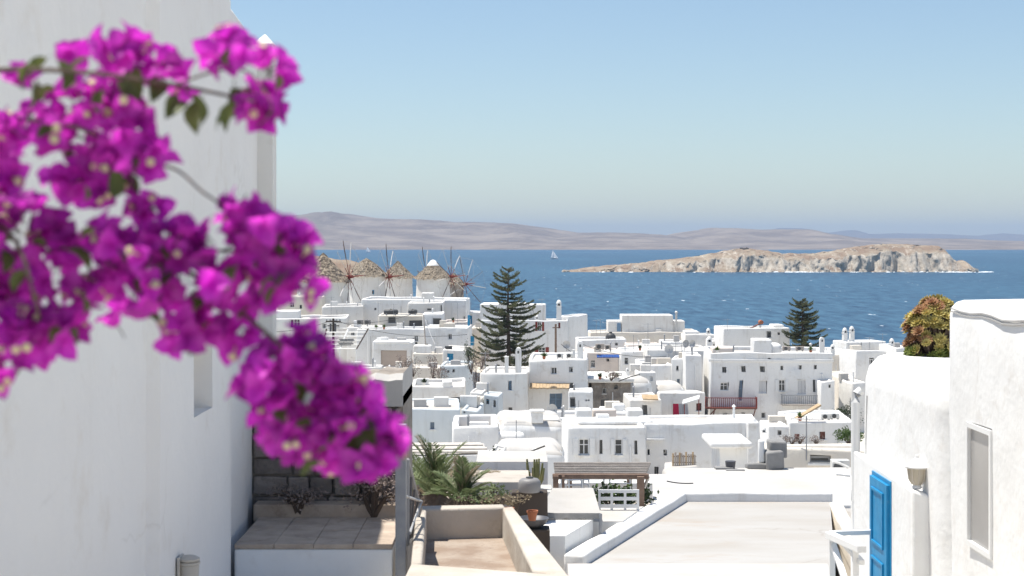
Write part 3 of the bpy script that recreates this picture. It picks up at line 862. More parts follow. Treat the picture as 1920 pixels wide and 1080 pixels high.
# ================================================================== WINDMILLS
def windmill(label, px, Y, rpx, eave, apex, hub, base=12.0, dark=False, cap=False, tiers=9, stone=False, yaw=62, whl=6.3, win=None, phase=0.0, over=1.13, flat=1.0):
    c = at(px, eave, Y)
    t = thing('windmill', label, 'windmill', (c.x, Y, base), 0, 'thatched windmills on the hill')
    r = rpx * Y / FPX; ze = c.z - base; za = at(px, apex, Y).z - base
    b = MB()
    b.lathe([(r * 1.08, 0), (r * 1.05, ze * .3), (r * 1.01, ze * .7), (r, ze + .25), (r * .95, ze + .3)], 32)
    for i, v in enumerate(b.v):
        b.v[i] = tuple(jitter(Vector(v) + c, .06) - c)
    b.build('tower', 'rubble' if stone else 'white2', t, smooth=True)
    rf = MB(); R0 = r * over
    n = 40
    for k in range(tiers):
        f0, f1 = k / tiers, (k + 1) / tiers
        def rad(f): return R0 * (1 - f) ** flat
        r0, r1 = rad(f0) + .05, max(.08, rad(min(1, f1 + .06)))
        z0, z1 = ze + (za - ze) * f0 - .12, ze + (za - ze) * min(1, f1 + .06)
        lo = []; hi = []; un = []
        for j in range(n):
            a = 2 * math.pi * j / n + k * .37
            jr = random.uniform(-.17, .17); jz = random.uniform(-.22, .10) if j % 2 else random.uniform(-.05, .15)
            lo.append(rf.P(((r0 + jr) * math.cos(a), (r0 + jr) * math.sin(a), z0 + jz)))
            hi.append(rf.P((r1 * math.cos(a), r1 * math.sin(a), z1)))
            un.append(rf.P(((r0 - .35) * math.cos(a), (r0 - .35) * math.sin(a), z0 + .15)) if r0 > .5 else hi[-1])
        for j in range(n):
            q = (j + 1) % n
            rf.face(lo[j], lo[q], hi[q], hi[j])
            if r0 > .5: rf.face(un[j], un[q], lo[q], lo[j])
    rf.build('thatched_roof', 'thatch_dark' if dark else 'thatch', t)
    if cap:
        k = MB(); k.lathe([(R0 * .33, za - (za - ze) * .30), (R0 * .30, za - (za - ze) * .24), (R0 * .12, za - .02), (0, za + .1)], 16)
        k.build('roof_cap', 'white', t, smooth=True)
    if win:
        for wx, wy, ww, wh in win:
            u = (wx - px) * Y / FPX; z = at(wx, wy, Y).z - base
            yy = -math.sqrt(max(.1, r * r * 1.02 - u * u)); w2 = ww * Y / FPX / 2; h2 = wh * Y / FPX / 2
            k = MB(); k.box(u - w2, u + w2, yy - .1, yy + .4, z - h2, z + h2); o = k.build('window', 'blue', t)
            k = MB(); k.box(u - w2 * .6, u + w2 * .6, yy - .13, yy - .1, z - h2 * .7, z + h2 * .7); k.build('pane', 'glass', o)
    # sail wheel
    hp = at(hub[0], hub[1], Y - .4) - Vector((c.x, Y, base))
    axis = Vector((math.sin(R(yaw)), -math.cos(R(yaw)), .10)).normalized()
    e1 = axis.cross(Vector((0, 0, 1))).normalized(); e2 = e1.cross(axis)
    k = MB(); k.tube([hp - axis * (2.2), hp + axis * .5], [.2, .26], 8); k.tube([hp + axis * .5, hp + axis * 2.6], [.12, .05], 6)
    k.build('windshaft', 'spar_red', t)
    L = whl * .92
    def rim(a, rr, off=0): return hp + (e1 * math.cos(a) + e2 * math.sin(a)) * rr + axis * off
    ns = 10
    for i in range(ns):
        a = 2 * math.pi * i / ns + phase
        s = MB()
        s.tube([rim(a, .1), rim(a, L * .36)], .055, 5)
        o = s.build('spar', 'spar_red', t)
        s = MB(); s.tube([rim(a, L * .36), rim(a, L)], [.04, .025], 5)
        if i % 3 != 1:  # furled canvas
            s.tube([rim(a, L * .45, -.05), rim(a, L * .7, -.05), rim(a, L * .97, -.05)], [.045, .075, .035], 6)
        s.build('spar_tip', 'spar_pale' if i % 2 else 'spar_dark', o)
    k = MB()
    for i in range(ns):
        a = 2 * math.pi * i / ns + phase; a2 = 2 * math.pi * (i + 1) / ns + phase
        k.tube([rim(a, L * .98), rim(a2, L * .98)], .014, 3, False)
        k.tube([rim(a, L * .34), rim(a2, L * .34)], .03, 4, False)
        k.tube([rim(a, L * .98), hp + axis * 2.5], .011, 3, False)
    k.build('rigging', 'rope', t)
    return t
windmill('windmill with dark tiered thatch, foremost of the five on the hill', 606, 240, 48, 527, 474, (655, 519), base=11.5, dark=True, tiers=8, yaw=76, whl=6.2, phase=.1, over=1.12)
windmill('white windmill with broad pale thatch and one small blue window', 687, 258, 35, 517, 484, (729, 519), base=11.8, tiers=7, yaw=75, whl=5.9, phase=.35, win=[(702, 547, 4.5, 8)], over=1.18, flat=.8)
windmill('slender white windmill with peaked tan thatch between two others', 746, 272, 27, 520, 489, (799, 518), base=12, tiers=9, yaw=77, whl=5.6, phase=.2, over=1.2)
windmill('white windmill whose thatch is tipped with a white cap', 812, 262, 31, 521, 488, (846, 519), base=11.8, cap=True, tiers=8, yaw=64, whl=5.6, phase=.5, over=1.14)
windmill('weathered stone windmill with its open sail wheel against the sea', 851, 285, 18, 532, 512, (872, 533), base=10.5, tiers=6, stone=True, yaw=42, whl=5.4, phase=.15, over=1.2)

# ================================================================== TREES
def norfolk(px, base, top, wpx, Y, label, tiers, seed, zb=None):
    rr = random.Random(seed)
    c = at(px, base, Y); zt = at(px, top, Y).z
    zb = gz(c.x, Y) - .2 if zb is None else zb
    Hh = zt - zb; rad = wpx / 2 * Y / FPX
    vis = c.z - zb
    t = thing('norfolk_pine', label, 'tree', (c.x, Y, zb))
    k = MB(); k.tube([(0, 0, 0), (.06, 0, Hh * .4), (-.04, 0, Hh * .75), (0, 0, Hh)], [.30, .22, .12, .03], 8)
    k.build('trunk', 'pine_wood', t, smooth=True)
    f = MB(); lw = MB()
    z0 = vis + .1
    for i in range(tiers):
        u = i / (tiers - 1)
        zl = z0 + (Hh - z0) * (u ** .92) * .985
        prof = interp([(0, .72), (.06, 1.0), (.25, .97), (.5, .80), (.72, .60), (.86, .56), (.94, .44), (1.0, .15)], u)
        nb = 7 if u < .9 else 5
        ph = rr.uniform(0, 6)
        for b in range(nb):
            if rr.random() < .13: continue
            a = ph + 2 * math.pi * b / nb + rr.uniform(-.22, .22)
            L = rad * prof * rr.uniform(.62, 1.05); z = zl + rr.uniform(-.36, .36)
            d = Vector((math.cos(a), math.sin(a), 0)); sd = Vector((-d.y, d.x, 0))
            drop = -.10 * (1 - u) + .40 * max(0, u - .7) / .3
            pts = []
            for s in range(7):
                q = s / 6
                pts.append(Vector((0, 0, z)) + d * L * q + Vector((0, 0, L * (drop * q + .20 * q * q * q - .10 * math.sin(q * math.pi) * (1 - u)))))
            lw.tube(pts, [.06 * (1 - q / 7) + .012 for q in range(7)], 4, False)
            nseg = max(6, int(L / .085))
            for s in range(nseg):
                q = .12 + .88 * s / nseg
                x = q * 6; i0 = min(5, int(x)); p = pts[i0].lerp(pts[i0 + 1], x - i0)
                wl = (.22 + .55 * math.sin(math.pi * min(1, q * .86 + .08))) * (.55 + .45 * L / rad) * rr.uniform(.7, 1.1)
                for sg in (-1, 1):
                    dd = (sd * sg * rr.uniform(.7, 1.1) + d * rr.uniform(.35, .9) + Vector((0, 0, rr.uniform(-.25, .55))))
                    f.leaf(p, dd, (0, 0, 1), wl, rr.uniform(.085, .14), .12)
                    f.leaf(p + dd.normalized() * wl * .3, dd + Vector((0, 0, .5)), d, wl * .6, .07)
                f.leaf(p, d * .6 + Vector((0, 0, rr.uniform(.3, .9))) + sd * rr.uniform(-.5, .5), sd, rr.uniform(.2, .36), .09)
                f.leaf(p, d * .5 + Vector((0, 0, -rr.uniform(.1, .6))) + sd * rr.uniform(-.7, .7), sd, rr.uniform(.12, .24), .08)
    for s in range(40):
        z = Hh - s * .03
        f.leaf((0, 0, z), (rr.uniform(-1, 1), rr.uniform(-1, 1), 1.2), (1, 0, 0), .3, .07)
    lw.build('limbs', 'pine_wood', t)
    f.build('crown', 'pine', t)
norfolk(953, 690, 508, 150, 178, 'tall norfolk pine with tiered boughs before the red shuttered house', 16, 4)
norfolk(1505, 652, 566, 94, 205, 'smaller norfolk pine on the seaward edge behind the big balcony house', 13, 9)

def bush(name, label, px, py, Y, rx, rz, n, m='bushleaf', leaf=.12, zb=None, cat='shrub', group=None):
    c = at(px, py, Y)
    t = thing(name, label, cat, (c.x, Y, c.z), 0, group)
    rr = random.Random(int(px * 7 + py)); f = MB(); st = MB()
    cl = [(Vector((rr.uniform(-.75, .75) * rx, rr.uniform(-.6, .6) * rx, rz * (.25 + rr.random() * .65))), rr.uniform(.22, .45)) for _ in range(11)]
    for cc, r in cl:
        st.tube([(0, 0, -.1), cc * .5 + Vector((0, 0, .05)), cc], [.035, .02, .008], 4)
        for _ in range(n // 11):
            o = Vector((rr.gauss(0, 1), rr.gauss(0, 1), rr.gauss(0, .8))) * r * .5
            o.x *= rx; o.y *= rx; o.z *= rz
            p = cc + o
            if p.z < 0: p.z = abs(p.z)
            f.leaf(p, (rr.uniform(-1, 1), rr.uniform(-1, 1), rr.uniform(-.3, 1)), (rr.uniform(-1, 1), rr.uniform(-1, 1), .4), leaf * rr.uniform(.6, 1.3), leaf * .55, .15)
    st.build('stem', 'pine_wood', t); f.build('foliage', m, t)

def palm(px, py, Y, nf, L, label, seed, m='palmleaf', trunk=.5, name='date_palm', up=.9, group=None):
    rr = random.Random(seed); c = at(px, py, Y)
    g = c.z
    t = thing(name, label, 'palm', (c.x, Y, g), 0, group)
    k = MB(); k.lathe([(.22, -1.2), (.2, trunk * .5), (.24, trunk), (.1, trunk + .15)], 10, jit=.02); k.build('trunk', 'bark', t)
    for i in range(nf):
        a = 2 * math.pi * i / nf + rr.uniform(-.2, .2)
        el = rr.uniform(.35, 1.0) * up
        l = L * rr.uniform(.75, 1.1); d = Vector((math.cos(a), math.sin(a), 0))
        p = Vector((0, 0, trunk)); ang = el * 1.35; pts = [p.copy()]
        N_ = 14
        for s in range(N_):
            p = p + (d * math.cos(ang) + Vector((0, 0, math.sin(ang)))) * l / N_
            ang -= .075 * rr.uniform(.6, 1.2)
            pts.append(p.copy())
        f = MB(); f.tube(pts, [.022 * (1 - s / (N_ + 2)) for s in range(N_ + 1)], 4)
        sd = Vector((-d.y, d.x, 0))
        for s in range(44):
            q = .14 + .86 * s / 44; x = q * N_; i0 = min(N_ - 1, int(x)); pp = pts[i0].lerp(pts[i0 + 1], x - i0)
            tg = (pts[i0 + 1] - pts[i0]).normalized()
            ll = l * .26 * math.sin(math.pi * (.15 + .8 * q)) ** .7
            for sg in (-1, 1):
                f.leaf(pp, sd * sg + tg * rr.uniform(.7, 1.0) + Vector((0, 0, rr.uniform(-.05, .4))), tg.cross(sd), ll * rr.uniform(.8, 1.1), .015, .04)
        f.build('frond', m if rr.random() > .2 else 'palmdry', t)

# ================================================================== TOWN, far to near
H_ = House
# ---- the slope below the windmills
h = H_('house', 'low cream house with thick parapet directly below the dark thatched windmill', 520, 606, 556, 228, 8, 4, m='cream', parapet=.25)
h = H_('house', 'pale flat roofed house left of the long grey one on the windmill slope', 602, 682, 574, 220, 8, 3, m='white2')
h = H_('house', 'white house with two small dark windows behind the utility pole', 470, 652, 596, 206, 7, 3, [(557, 606, 12, 15, 'dark'), (548, 606, 5, 15, 'hole'), (610, 611, 7, 9, 'dark'), (500, 610, 10, 14, 'dark')], m='white2')
h.block('upper_room', 470, 560, 583, 2.4, 4)
h = H_('house', 'long pale house with rounded parapet nearest below the windmills', 677, 876, 561, 222, 9, -2, [(872, 600, 3, 16, 'dark')], m='white')
h.block('stair_head', 790, 812, 549, 3, 2.4, m='white2')
h.block('upper_room', 832, 874, 560, .5, 5)
h = H_('house', 'grey fronted upper storey with a narrow dark doorway below the capped windmill', 764, 832, 567, 216, 5.5, 0, [(829, 583, 3, 22, 'door'), (805, 580, 8, 4, 'hole')], m='white2', parapet=.2)
h = H_('house', 'cream house with one large dark window beneath the black roof tanks', 708, 796, 591, 208, 6, 0, [(735, 600, 14, 12, 'grey'), (780, 606, 26, 12, 'grey')], m='cream', parapet=.22)
h = H_('house', 'narrow white block wedged between cream house and stepped terrace', 791, 832, 588, 206, 5, 0, [(820, 606, 17, 19, 'grey')], m='white', parapet=.15)
h = H_('house', 'white house with pinkish parapet, top of the stepped stack by the pine', 826, 877, 603, 204, 6, -3, m='pinkwash', parapet=.3)
h = H_('house', 'low white house with two dark roof boxes behind the slatted pergola frame', 650, 716, 613, 203, 5, 0, m='white2', parapet=.15)
h = H_('house', 'broad light grey house with long straight roof edge mid slope', 668, 798, 617, 198, 7, 1, m='white', parapet=.22)
h = H_('house', 'plain white house front crossed by a sagging black wire', 793, 878, 614, 196, 7, -3, m='white', parapet=.1)
h = H_('house', 'white house with a wide shuttered beige garage opening', 698, 776, 641, 184, 6, 1, [(739, 673, 50, 31, 'garage')], m='white', parapet=.2)
h.block('upper_room', 703, 768, 640, .0, 4, para=0)
h = H_('house', 'white cube with flat roof terrace right of the beige garage door', 772, 836, 664, 178, 6, 0, m='cream', parapet=.25)
h.block('stair_head', 775, 808, 648, 2.5, 2)
h = H_('house', 'small white house with a bright blue shuttered window', 829, 876, 655, 175, 6, -4, [(844, 671, 12, 18, 'bluesh')], m='white2', parapet=.15)
h = H_('house', 'low white house below the beige garage, partly behind bare shrubs', 640, 716, 690, 168, 6, 3, [(680, 705, 8, 10, 'dark')], m='white2')
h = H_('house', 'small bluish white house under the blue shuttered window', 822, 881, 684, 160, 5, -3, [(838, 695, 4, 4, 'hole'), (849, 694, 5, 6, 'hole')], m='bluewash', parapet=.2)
h = H_('house', 'cream rooftop room with flat slab beyond the bluish house', 766, 826, 690, 158, 5, 2, m='cream', parapet=.1)
h = H_('house', 'white house with terrace parapet and two square dark openings', 770, 874, 722, 134, 6, 2, [(832, 753, 11, 10, 'grey'), (855, 750, 18, 14, 'grey'), (795, 758, 14, 7, 'hole')], m='white2', parapet=.3)
h.block('stair_head', 829, 848, 715, .2, 1.6)
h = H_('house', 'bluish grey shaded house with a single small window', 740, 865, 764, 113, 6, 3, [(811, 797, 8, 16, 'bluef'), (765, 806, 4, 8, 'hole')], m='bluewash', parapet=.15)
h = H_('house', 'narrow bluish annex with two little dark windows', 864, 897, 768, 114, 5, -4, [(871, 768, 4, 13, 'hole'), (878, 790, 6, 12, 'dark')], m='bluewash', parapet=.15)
h = H_('house', 'tall thin pale house squeezed into the alley beside the bluish annex', 880, 905, 735, 128, 6, -6, m='white2', parapet=.1)

# ---- behind and beside the pine
h = H_('house', 'white house with dark red shutters half hidden by the tall pine', 900, 1066, 601, 212, 8, -3,
       [(1012, 612, 8, 17, 'redopen'), (1050, 611, 4, 11, 'redsh'), (1016, 659, 13, 16, 'redopen'), (932, 640, 7, 14, 'dark')], m='white', parapet=.2)
h.block('upper_room', 900, 992, 570, .6, 6)
h.block('upper_room', 985, 1022, 571, 2.0, 4)
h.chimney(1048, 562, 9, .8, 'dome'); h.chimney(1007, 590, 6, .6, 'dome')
h = H_('house', 'white house with red shutters facing the sea at the pine side', 1044, 1068, 592, 216, 6, -28, [(1052, 612, 4, 15, 'redsh'), (1060, 610, 4, 15, 'redsh')], m='white', parapet=.15)
h = H_('house', 'low white house with turquoise door beside the stepped stack', 872, 902, 585, 228, 5, 0, [(880, 600, 10, 16, 'doorblue')], m='white', parapet=.12)
h = H_('house', 'tan rendered house wall behind the left side of the pine', 884, 908, 614, 216, 5, 0, [(879, 636, 9, 30, 'doorblue', 'F')], m='cream', parapet=.1)

# ---- seaward row
h = H_('house', 'long white house on the seafront with an upper room over half its roof', 1106, 1312, 623, 244, 9, 0, [(1220, 650, 6, 8, 'dark')], m='cream', parapet=.2)
h.block('upper_room', 1166, 1262, 591, 2.4, 5, m='white2', bevel=.06)
h.block('side_room', 1260, 1284, 602, 2.6, 4.6, m='white2', bevel=.06)
o_ = h.block('side_room', 1140, 1165, 602, 2.6, 4.5, m='white2', bevel=.06)
h.chimney(1268, 583, 4, 2.2, 'pipe')
k = MB(); a = h.local(at(1157, 606, h.Y0 + 2.5)); b = h.local(at(1164, 622, h.Y0 + 2.5))
k.box(a.x, b.x, a.y - .03, a.y + .06, b.z, a.z); k.build('door', 'bluefaded', h.root)
h = H_('house', 'small stepped white house with tiny belfry like chimney by the sea wall', 1284, 1342, 628, 232, 6, 0, m='white2', parapet=.2)
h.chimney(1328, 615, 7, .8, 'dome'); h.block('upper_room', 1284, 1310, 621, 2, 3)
h = H_('house', 'pale house with stepped roof and one window near the smaller pine', 1356, 1482, 616, 208, 8, 2, [(1443, 628, 9, 12, 'grey')], m='white', parapet=.18)
h.block('upper_room', 1450, 1470, 609, .9, 3, m='white')
h = H_('house', 'white house with round topped corner and dark boxes on its roof', 1082, 1176, 637, 202, 7, 0, [(1110, 662, 6, 9, 'dark')], m='white', parapet=.25, bevel=.3)
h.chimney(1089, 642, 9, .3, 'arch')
h = H_('house', 'pinkish block with flat roof behind the white terraces', 1176, 1240, 647, 196, 6, 0, m='pinkwash', parapet=.12)
h = H_('house', 'white house front with blue strip awning above a pink terrace', 1098, 1166, 660, 172, 7, 1, [(1112, 682, 8, 14, 'dark')], m='pinkwash', parapet=.15)
h = H_('house', 'grey fronted block right of the blue strip awning', 1163, 1211, 658, 170, 6, 0, m='white', parapet=.2)
h = H_('house', 'long low white house with roof clutter left of the big balcony house', 1211, 1334, 656, 166, 8, 1, m='white2', parapet=.2)
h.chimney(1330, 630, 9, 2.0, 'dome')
h = H_('house', 'white terrace house between round topped block and balcony house', 1206, 1262, 683, 158, 7, 3, [(1252, 676, 5, 10, 'dark', 'F')], m='white', parapet=.2)
h = H_('house', 'soft cornered white house with swelling roof beside the balcony house', 1222, 1290, 722, 150, 6, 2, m='white', parapet=0, bevel=.9)
h = H_('house', 'white house with open doorway and laundry below the red balcony', 1236, 1322, 738, 146, 5, 4, [(1275, 776, 14, 24, 'grey'), (1310, 764, 10, 14, 'reddark')], m='white2', parapet=.1)

# ---- the big house with the red balcony
big = H_('big_house', 'large white three storey house with a red wooden balcony', 1330, 1562, 661, 150, 9, -2.5,
         [(1356, 693, 8, 11, 'hole'), (1392, 693, 8, 11, 'hole'), (1428, 692, 9, 11, 'hole'), (1466, 690, 6, 9, 'dark'), (1501, 689, 6, 9, 'dark'), (1530, 689, 5, 8, 'hole'),
          (1357, 725, 15, 15, 'dark'), (1388, 733, 7, 38, 'bluef'), (1429, 725, 15, 25, 'whsh'), (1466, 723, 12, 22, 'whopen'), (1503, 726, 16, 28, 'whsh'), (1527, 724, 5, 24, 'hole'),
          (1358, 781, 8, 11, 'dark'), (1394, 780, 8, 11, 'dark'), (1431, 779, 8, 11, 'dark'), (1467, 777, 8, 13, 'reddark'), (1502, 775, 8, 12, 'reddark')],
         m='white', parapet=.35, bevel=.1)
k = MB(); zc = big.uv(1400, 676)[1]
k.box(-.05, big.w + .05, -.10, -.003, zc - .12, zc + .14); k.build('cornice', 'white', big.root, bevel=.04)
big.block('upper_room', 1413, 1447, 637, 1.5, 3); big.block('side_room', 1444, 1466, 645, 1.8, 2.5, bevel=.3)
big.block('roof_room', 1336, 1376, 652, 2.0, 3, m='pinkwash')
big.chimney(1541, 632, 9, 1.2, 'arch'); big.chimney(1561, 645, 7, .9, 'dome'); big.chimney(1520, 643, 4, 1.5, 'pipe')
def balcony(hs, px0, px1, pyt, pyb, m, nbal, out=1.1, struts=None, slab='redbrown', side=True):
    u0, z1 = hs.uv(px0, pyt); u1, z0 = hs.uv(px1, pyb)
    f = MB(); f.box(u0, u1, -out, -.01, z0 - .1, z0); bo = f.build('balcony', slab, hs.root)
    f = MB()
    f.box(u0, u1, -out, -out + .06, z1 - .07, z1); f.box(u0, u0 + .06, -out + .06, -.02, z1 - .07, z1); f.box(u1 - .06, u1, -out + .06, -.02, z1 - .07, z1)
    f.box(u0, u1, -out + .002, -out + .05, z0 + .06, z0 + .1)
    f.build('handrail', m, bo)
    for i in range(nbal + 1):
        x = u0 + .03 + (u1 - u0 - .06) * i / nbal
        t_ = .045 if i in (0, nbal) else .022
        f = MB(); f.box(x - t_, x + t_, -out + .03 - t_, -out + .03 + t_, z0 + .001, z1 - .071 + (.12 if i in (0, nbal) else 0)); f.build('baluster', m, bo)
    for sx in (u0 + .03, u1 - .03):
        for j in range(1, 5):
            f = MB(); yy = -out + out * j / 5.2; f.box(sx - .022, sx + .022, yy - .022, yy + .022, z0 + .001, z1 - .071); f.build('baluster', m, bo)
    for sp in struts or ():
        ut, _ = hs.uv(sp[0], pyb); ub, zb = hs.uv(sp[1], sp[2])
        f = MB(); f.tube([(ut, -out + .1, z0 - .1), (ub, -.05, zb)], .055, 5); f.build('strut', 'redbrown', bo)
balcony(big, 1321, 1417, 743, 763, 'red', 26, 1.2, [(1340, 1322, 787), (1338, 1336, 787), (1376, 1372, 787), (1414, 1411, 786)])
balcony(big, 1464, 1537, 739, 757, 'metal_grey', 20, 1.0, slab='wood_grey')
h = H_('house', 'slim shaded wing with lit side flank left of the red balcony', 1284, 1317, 668, 152, 6, -3, m='white', parapet=.15, bevel=.08)
h = H_('house', 'small white annex with one tiny window right of the grey balcony', 1538, 1566, 716, 147, 4, -2, [(1556, 725, 4, 6, 'hole')], m='white', parapet=.1)
h = H_('house', 'cream house with twin domed chimneys at the right end of town', 1604, 1684, 660, 172, 9, 14, m='white', parapet=.25)
h.block('upper_room', 1578, 1662, 640, 4.5, 3.5)
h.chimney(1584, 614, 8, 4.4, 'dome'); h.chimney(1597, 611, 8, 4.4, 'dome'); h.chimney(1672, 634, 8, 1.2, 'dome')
h = H_('house', 'narrow cream house with two dark openings beside the annex', 1572, 1606, 706, 160, 6, 3, [(1578, 703, 5, 6, 'hole'), (1587, 730, 6, 12, 'hole')], m='cream', parapet=.1)
h = H_('house', 'cream wall block linking annex and twin chimney house', 1560, 1606, 664, 176, 7, 3, [(1578, 703, 4, 6, 'hole')], m='cream', parapet=.15)
h = H_('house', 'white house wall behind the succulent roof garden', 1680, 1712, 652, 168, 8, 0, m='white', parapet=.15)

# ---- centre
mid = H_('house', 'tall shaded white house with tan awning and two chimneys', 989, 1104, 673, 133, 8, -3,
         [(1039, 695, 11, 13, 'dark'), (1072, 694, 7, 9, 'dark'), (1072, 723, 9, 12, 'dark'), (1042, 752, 24, 30, 'french')], m='white', parapet=.22)
mid.chimney(1088, 640, 11, .4, 'arch'); mid.chimney(972, 651, 10, .6, 'arch'); mid.chimney(1076, 655, 5, 2, 'block')
k = MB(); a = mid.local(at(994, 719, mid.Y0)); b = mid.local(at(1068, 719, mid.Y0))
n_ = 12
for i in range(n_):
    x0, x1 = a.x + (b.x - a.x) * i / n_, a.x + (b.x - a.x) * (i + 1) / n_ - .02
    dz = .03 * math.sin(i * 2.1)
    k.hexa([(x0, -1.2, a.z - .34 + dz), (x1, -1.2, a.z - .34), (x1, -.02, a.z - .05), (x0, -.02, a.z - .05), (x0, -1.2, a.z - .24 + dz), (x1, -1.2, a.z - .24), (x1, -.02, a.z + .05), (x0, -.02, a.z + .05)])
k.build('awning', 'awning', mid.root)
h = H_('house', 'grey washed house front with one slim blue window', 898, 992, 700, 131, 8, -3, [(958, 723, 7, 18, 'bluef'), (957, 774, 8, 22, 'door'), (925, 762, 3, 4, 'hole')], m='white2', parapet=.2)
h.chimney(950, 668, 7, 1.0, 'block'); h.chimney(972, 652, 11, 1.2, 'arch')
h = H_('house', 'low white wing with a grey shuttered window under the awning house', 1064, 1112, 735, 127, 4, -3, [(1073, 755, 12, 18, 'grey'), (1101, 751, 3, 3, 'hole'), (1106, 751, 3, 3, 'hole')], m='white', parapet=.12)
h = H_('house', 'stained rubble stone house with white terrace on top', 1108, 1184, 711, 138, 7, 2, [(1133, 733, 7, 10, 'dark'), (1133, 757, 16, 18, 'grey')], m='rubble', parapet=.25, roof='roofwhite')
k = MB(); k.box(-.3, h.w + .2, -.5, h.d, h.h - .28, h.h + .12); k.build('terrace_slab', 'white2', h.root, bevel=.12, smooth=True)
h = H_('house', 'white house with rounded roof hump right of the stone house', 1172, 1226, 712, 140, 7, 2, [(1167, 757, 14, 18, 'grey'), (1183, 757, 12, 18, 'grey')], m='white', parapet=0, bevel=.8)
h.chimney(1177, 690, 6, .4, 'arch')
h = H_('house', 'white house with a small tan awning over its door', 1180, 1242, 748, 130, 5, 3, [(1210, 768, 10, 20, 'grey')], m='white2', parapet=.15)
k = MB(); a = h.local(at(1203, 742, h.Y0)); b = h.local(at(1232, 742, h.Y0))
k.hexa([(a.x, -.9, a.z - .25), (b.x, -.9, a.z - .3), (b.x, -.02, a.z), (a.x, -.02, a.z), (a.x, -.9, a.z - .17), (b.x, -.9, a.z - .2), (b.x, -.02, a.z + .1), (a.x, -.02, a.z + .1)]); k.build('awning', 'awning', h.root)
h = H_('house', 'low white building with two battered parapet blocks on its roof', 1000, 1200, 783, 112, 4, 1, m='white', parapet=.25)
h.block('parapet_block', 1080, 1110, 768, .3, 1.5); h.block('parapet_block', 1176, 1206, 768, .3, 1.5); h.block('parapet_block', 1112, 1156, 768, 1.2, 1.2, m='pinkwash')
h.chimney(1057, 760, 3, .6, 'pipe')

# ---- front row
longh = H_('house', 'long white house with pale wooden shutters under a bright flat roof', 1062, 1214, 801, 88, 4.5, 2,
           [(1095, 838, 20, 31, 'whopen'), (1128, 838, 6, 27, 'hole'), (1160, 838, 14, 29, 'whopen'), (1194, 838, 6, 27, 'hole'), (1211, 845, 7, 11, 'dark')], m='white', parapet=.12, bevel=.25)
longh.block('roof_hump', 1085, 1225, 788, 2.2, 2, bevel=.3)
h = H_('house', 'broad white house with blank shaded wall and stout corner chimney', 1205, 1428, 790, 90, 3, 1, [(1245, 845, 7, 11, 'dark'), (1228, 888, 8, 30, 'grey'), (1211, 846, 7, 11, 'dark')], m='white', parapet=.12, bevel=.3)
k = MB(); a = h.local(at(1402, 792, h.Y0 - .5)); b = h.local(at(1422, 870, h.Y0 - .5))
k.box(a.x, b.x, -.6, .0, 0, a.z); k.build('chimney_breast', 'white', h.root, bevel=.06, smooth=True)
h.chimney(1412, 783, 14, -.1, 'dome')
k = MB(); a = h.local(at(1205, 822, h.Y0)); b = h.local(at(1330, 815, h.Y0)); k.box(a.x, a.x + 1.2, -.3, -.004, a.z - .09, a.z); k.build('ledge', 'white', h.root)
balcony(h, 1225, 1258, 899, 919, 'red', 12, .8)
h = H_('house', 'white shed with jutting roof slab leaning on the corner chimney', 1346, 1404, 836, 84, 3, 0, m='white', parapet=0, bevel=.08)
k = MB(); k.box(-.5, h.w + .05, -1.0, h.d, h.h - .02, h.h + .3); k.build('roof_slab', 'white', h.root, bevel=.1, smooth=True)
h = H_('house', 'low white house with two dark red shuttered windows', 1478, 1602, 788, 112, 6, -2, [(1493, 817, 9, 13, 'redsh'), (1544, 816, 11, 16, 'brownsh')], m='white', parapet=.2, bevel=.2)
h = H_('house', 'tiny white stepped outbuilding left of the red shuttered house', 1440, 1482, 800, 110, 4, 0, [(1463, 812, 8, 8, 'grey')], m='white', parapet=.1)
h.chimney(1432, 800, 8, -2, 'dome')
h = H_('house', 'swelling white vault roofed house with tall whitewashed chimney', 934, 1064, 793, 100, 8, 2, m='white', parapet=0, bevel=.6, cell=.8, jit=.14)
h.block('side_room', 905, 985, 812, -.6, 3, bevel=.3, zb=0)
h.block('roof_step', 1015, 1050, 785, 1.2, 2.0, m='white2')
h.block('roof_step', 940, 975, 787, 1.5, 1.6, m='white2', bevel=.3)
h.chimney(1007, 768, 22, .6, 'block')
h = H_('house', 'humped white chapel like house with dark pole leaning on it', 936, 1060, 838, 78, 4.2, 3, [(944, 868, 8, 18, 'grey'), (1018, 832, 14, 5, 'hole')], m='white', parapet=0, bevel=.45, cell=.8, jit=.14)
h = H_('house', 'white garden house with gently pitched front behind the cactus', 1012, 1062, 850, 72, 5, 4, m='white', parapet=0, bevel=.3, jit=.08)
h = H_('house', 'white walled roof terrace with sandy floor below the bluish house', 846, 935, 801, 98, 8, 1, m='white', parapet=.75, roof='concrete', wallt=.4)
h = H_('house', 'flat roofed white house with long bleached roof battens', 735, 915, 852, 58, 2.9, 2.5, m='white2', parapet=0, bevel=.06)
for i in range(5):      # bleached battens lying along the roof
    k = MB(); y0 = .05 + i * .56
    k.box(-.2, h.w + .05 - .06 * i, y0, y0 + .34, h.h + .012, h.h + .10 + .03 * (i % 2)); k.build('batten', 'wood_pale', h.root, bevel=.02)
k = MB(); k.tube([(h.w - .05, -.06, 0), (h.w - .05, -.06, h.h)], .045, 6); k.build('drainpipe', 'frame_white', h.root)

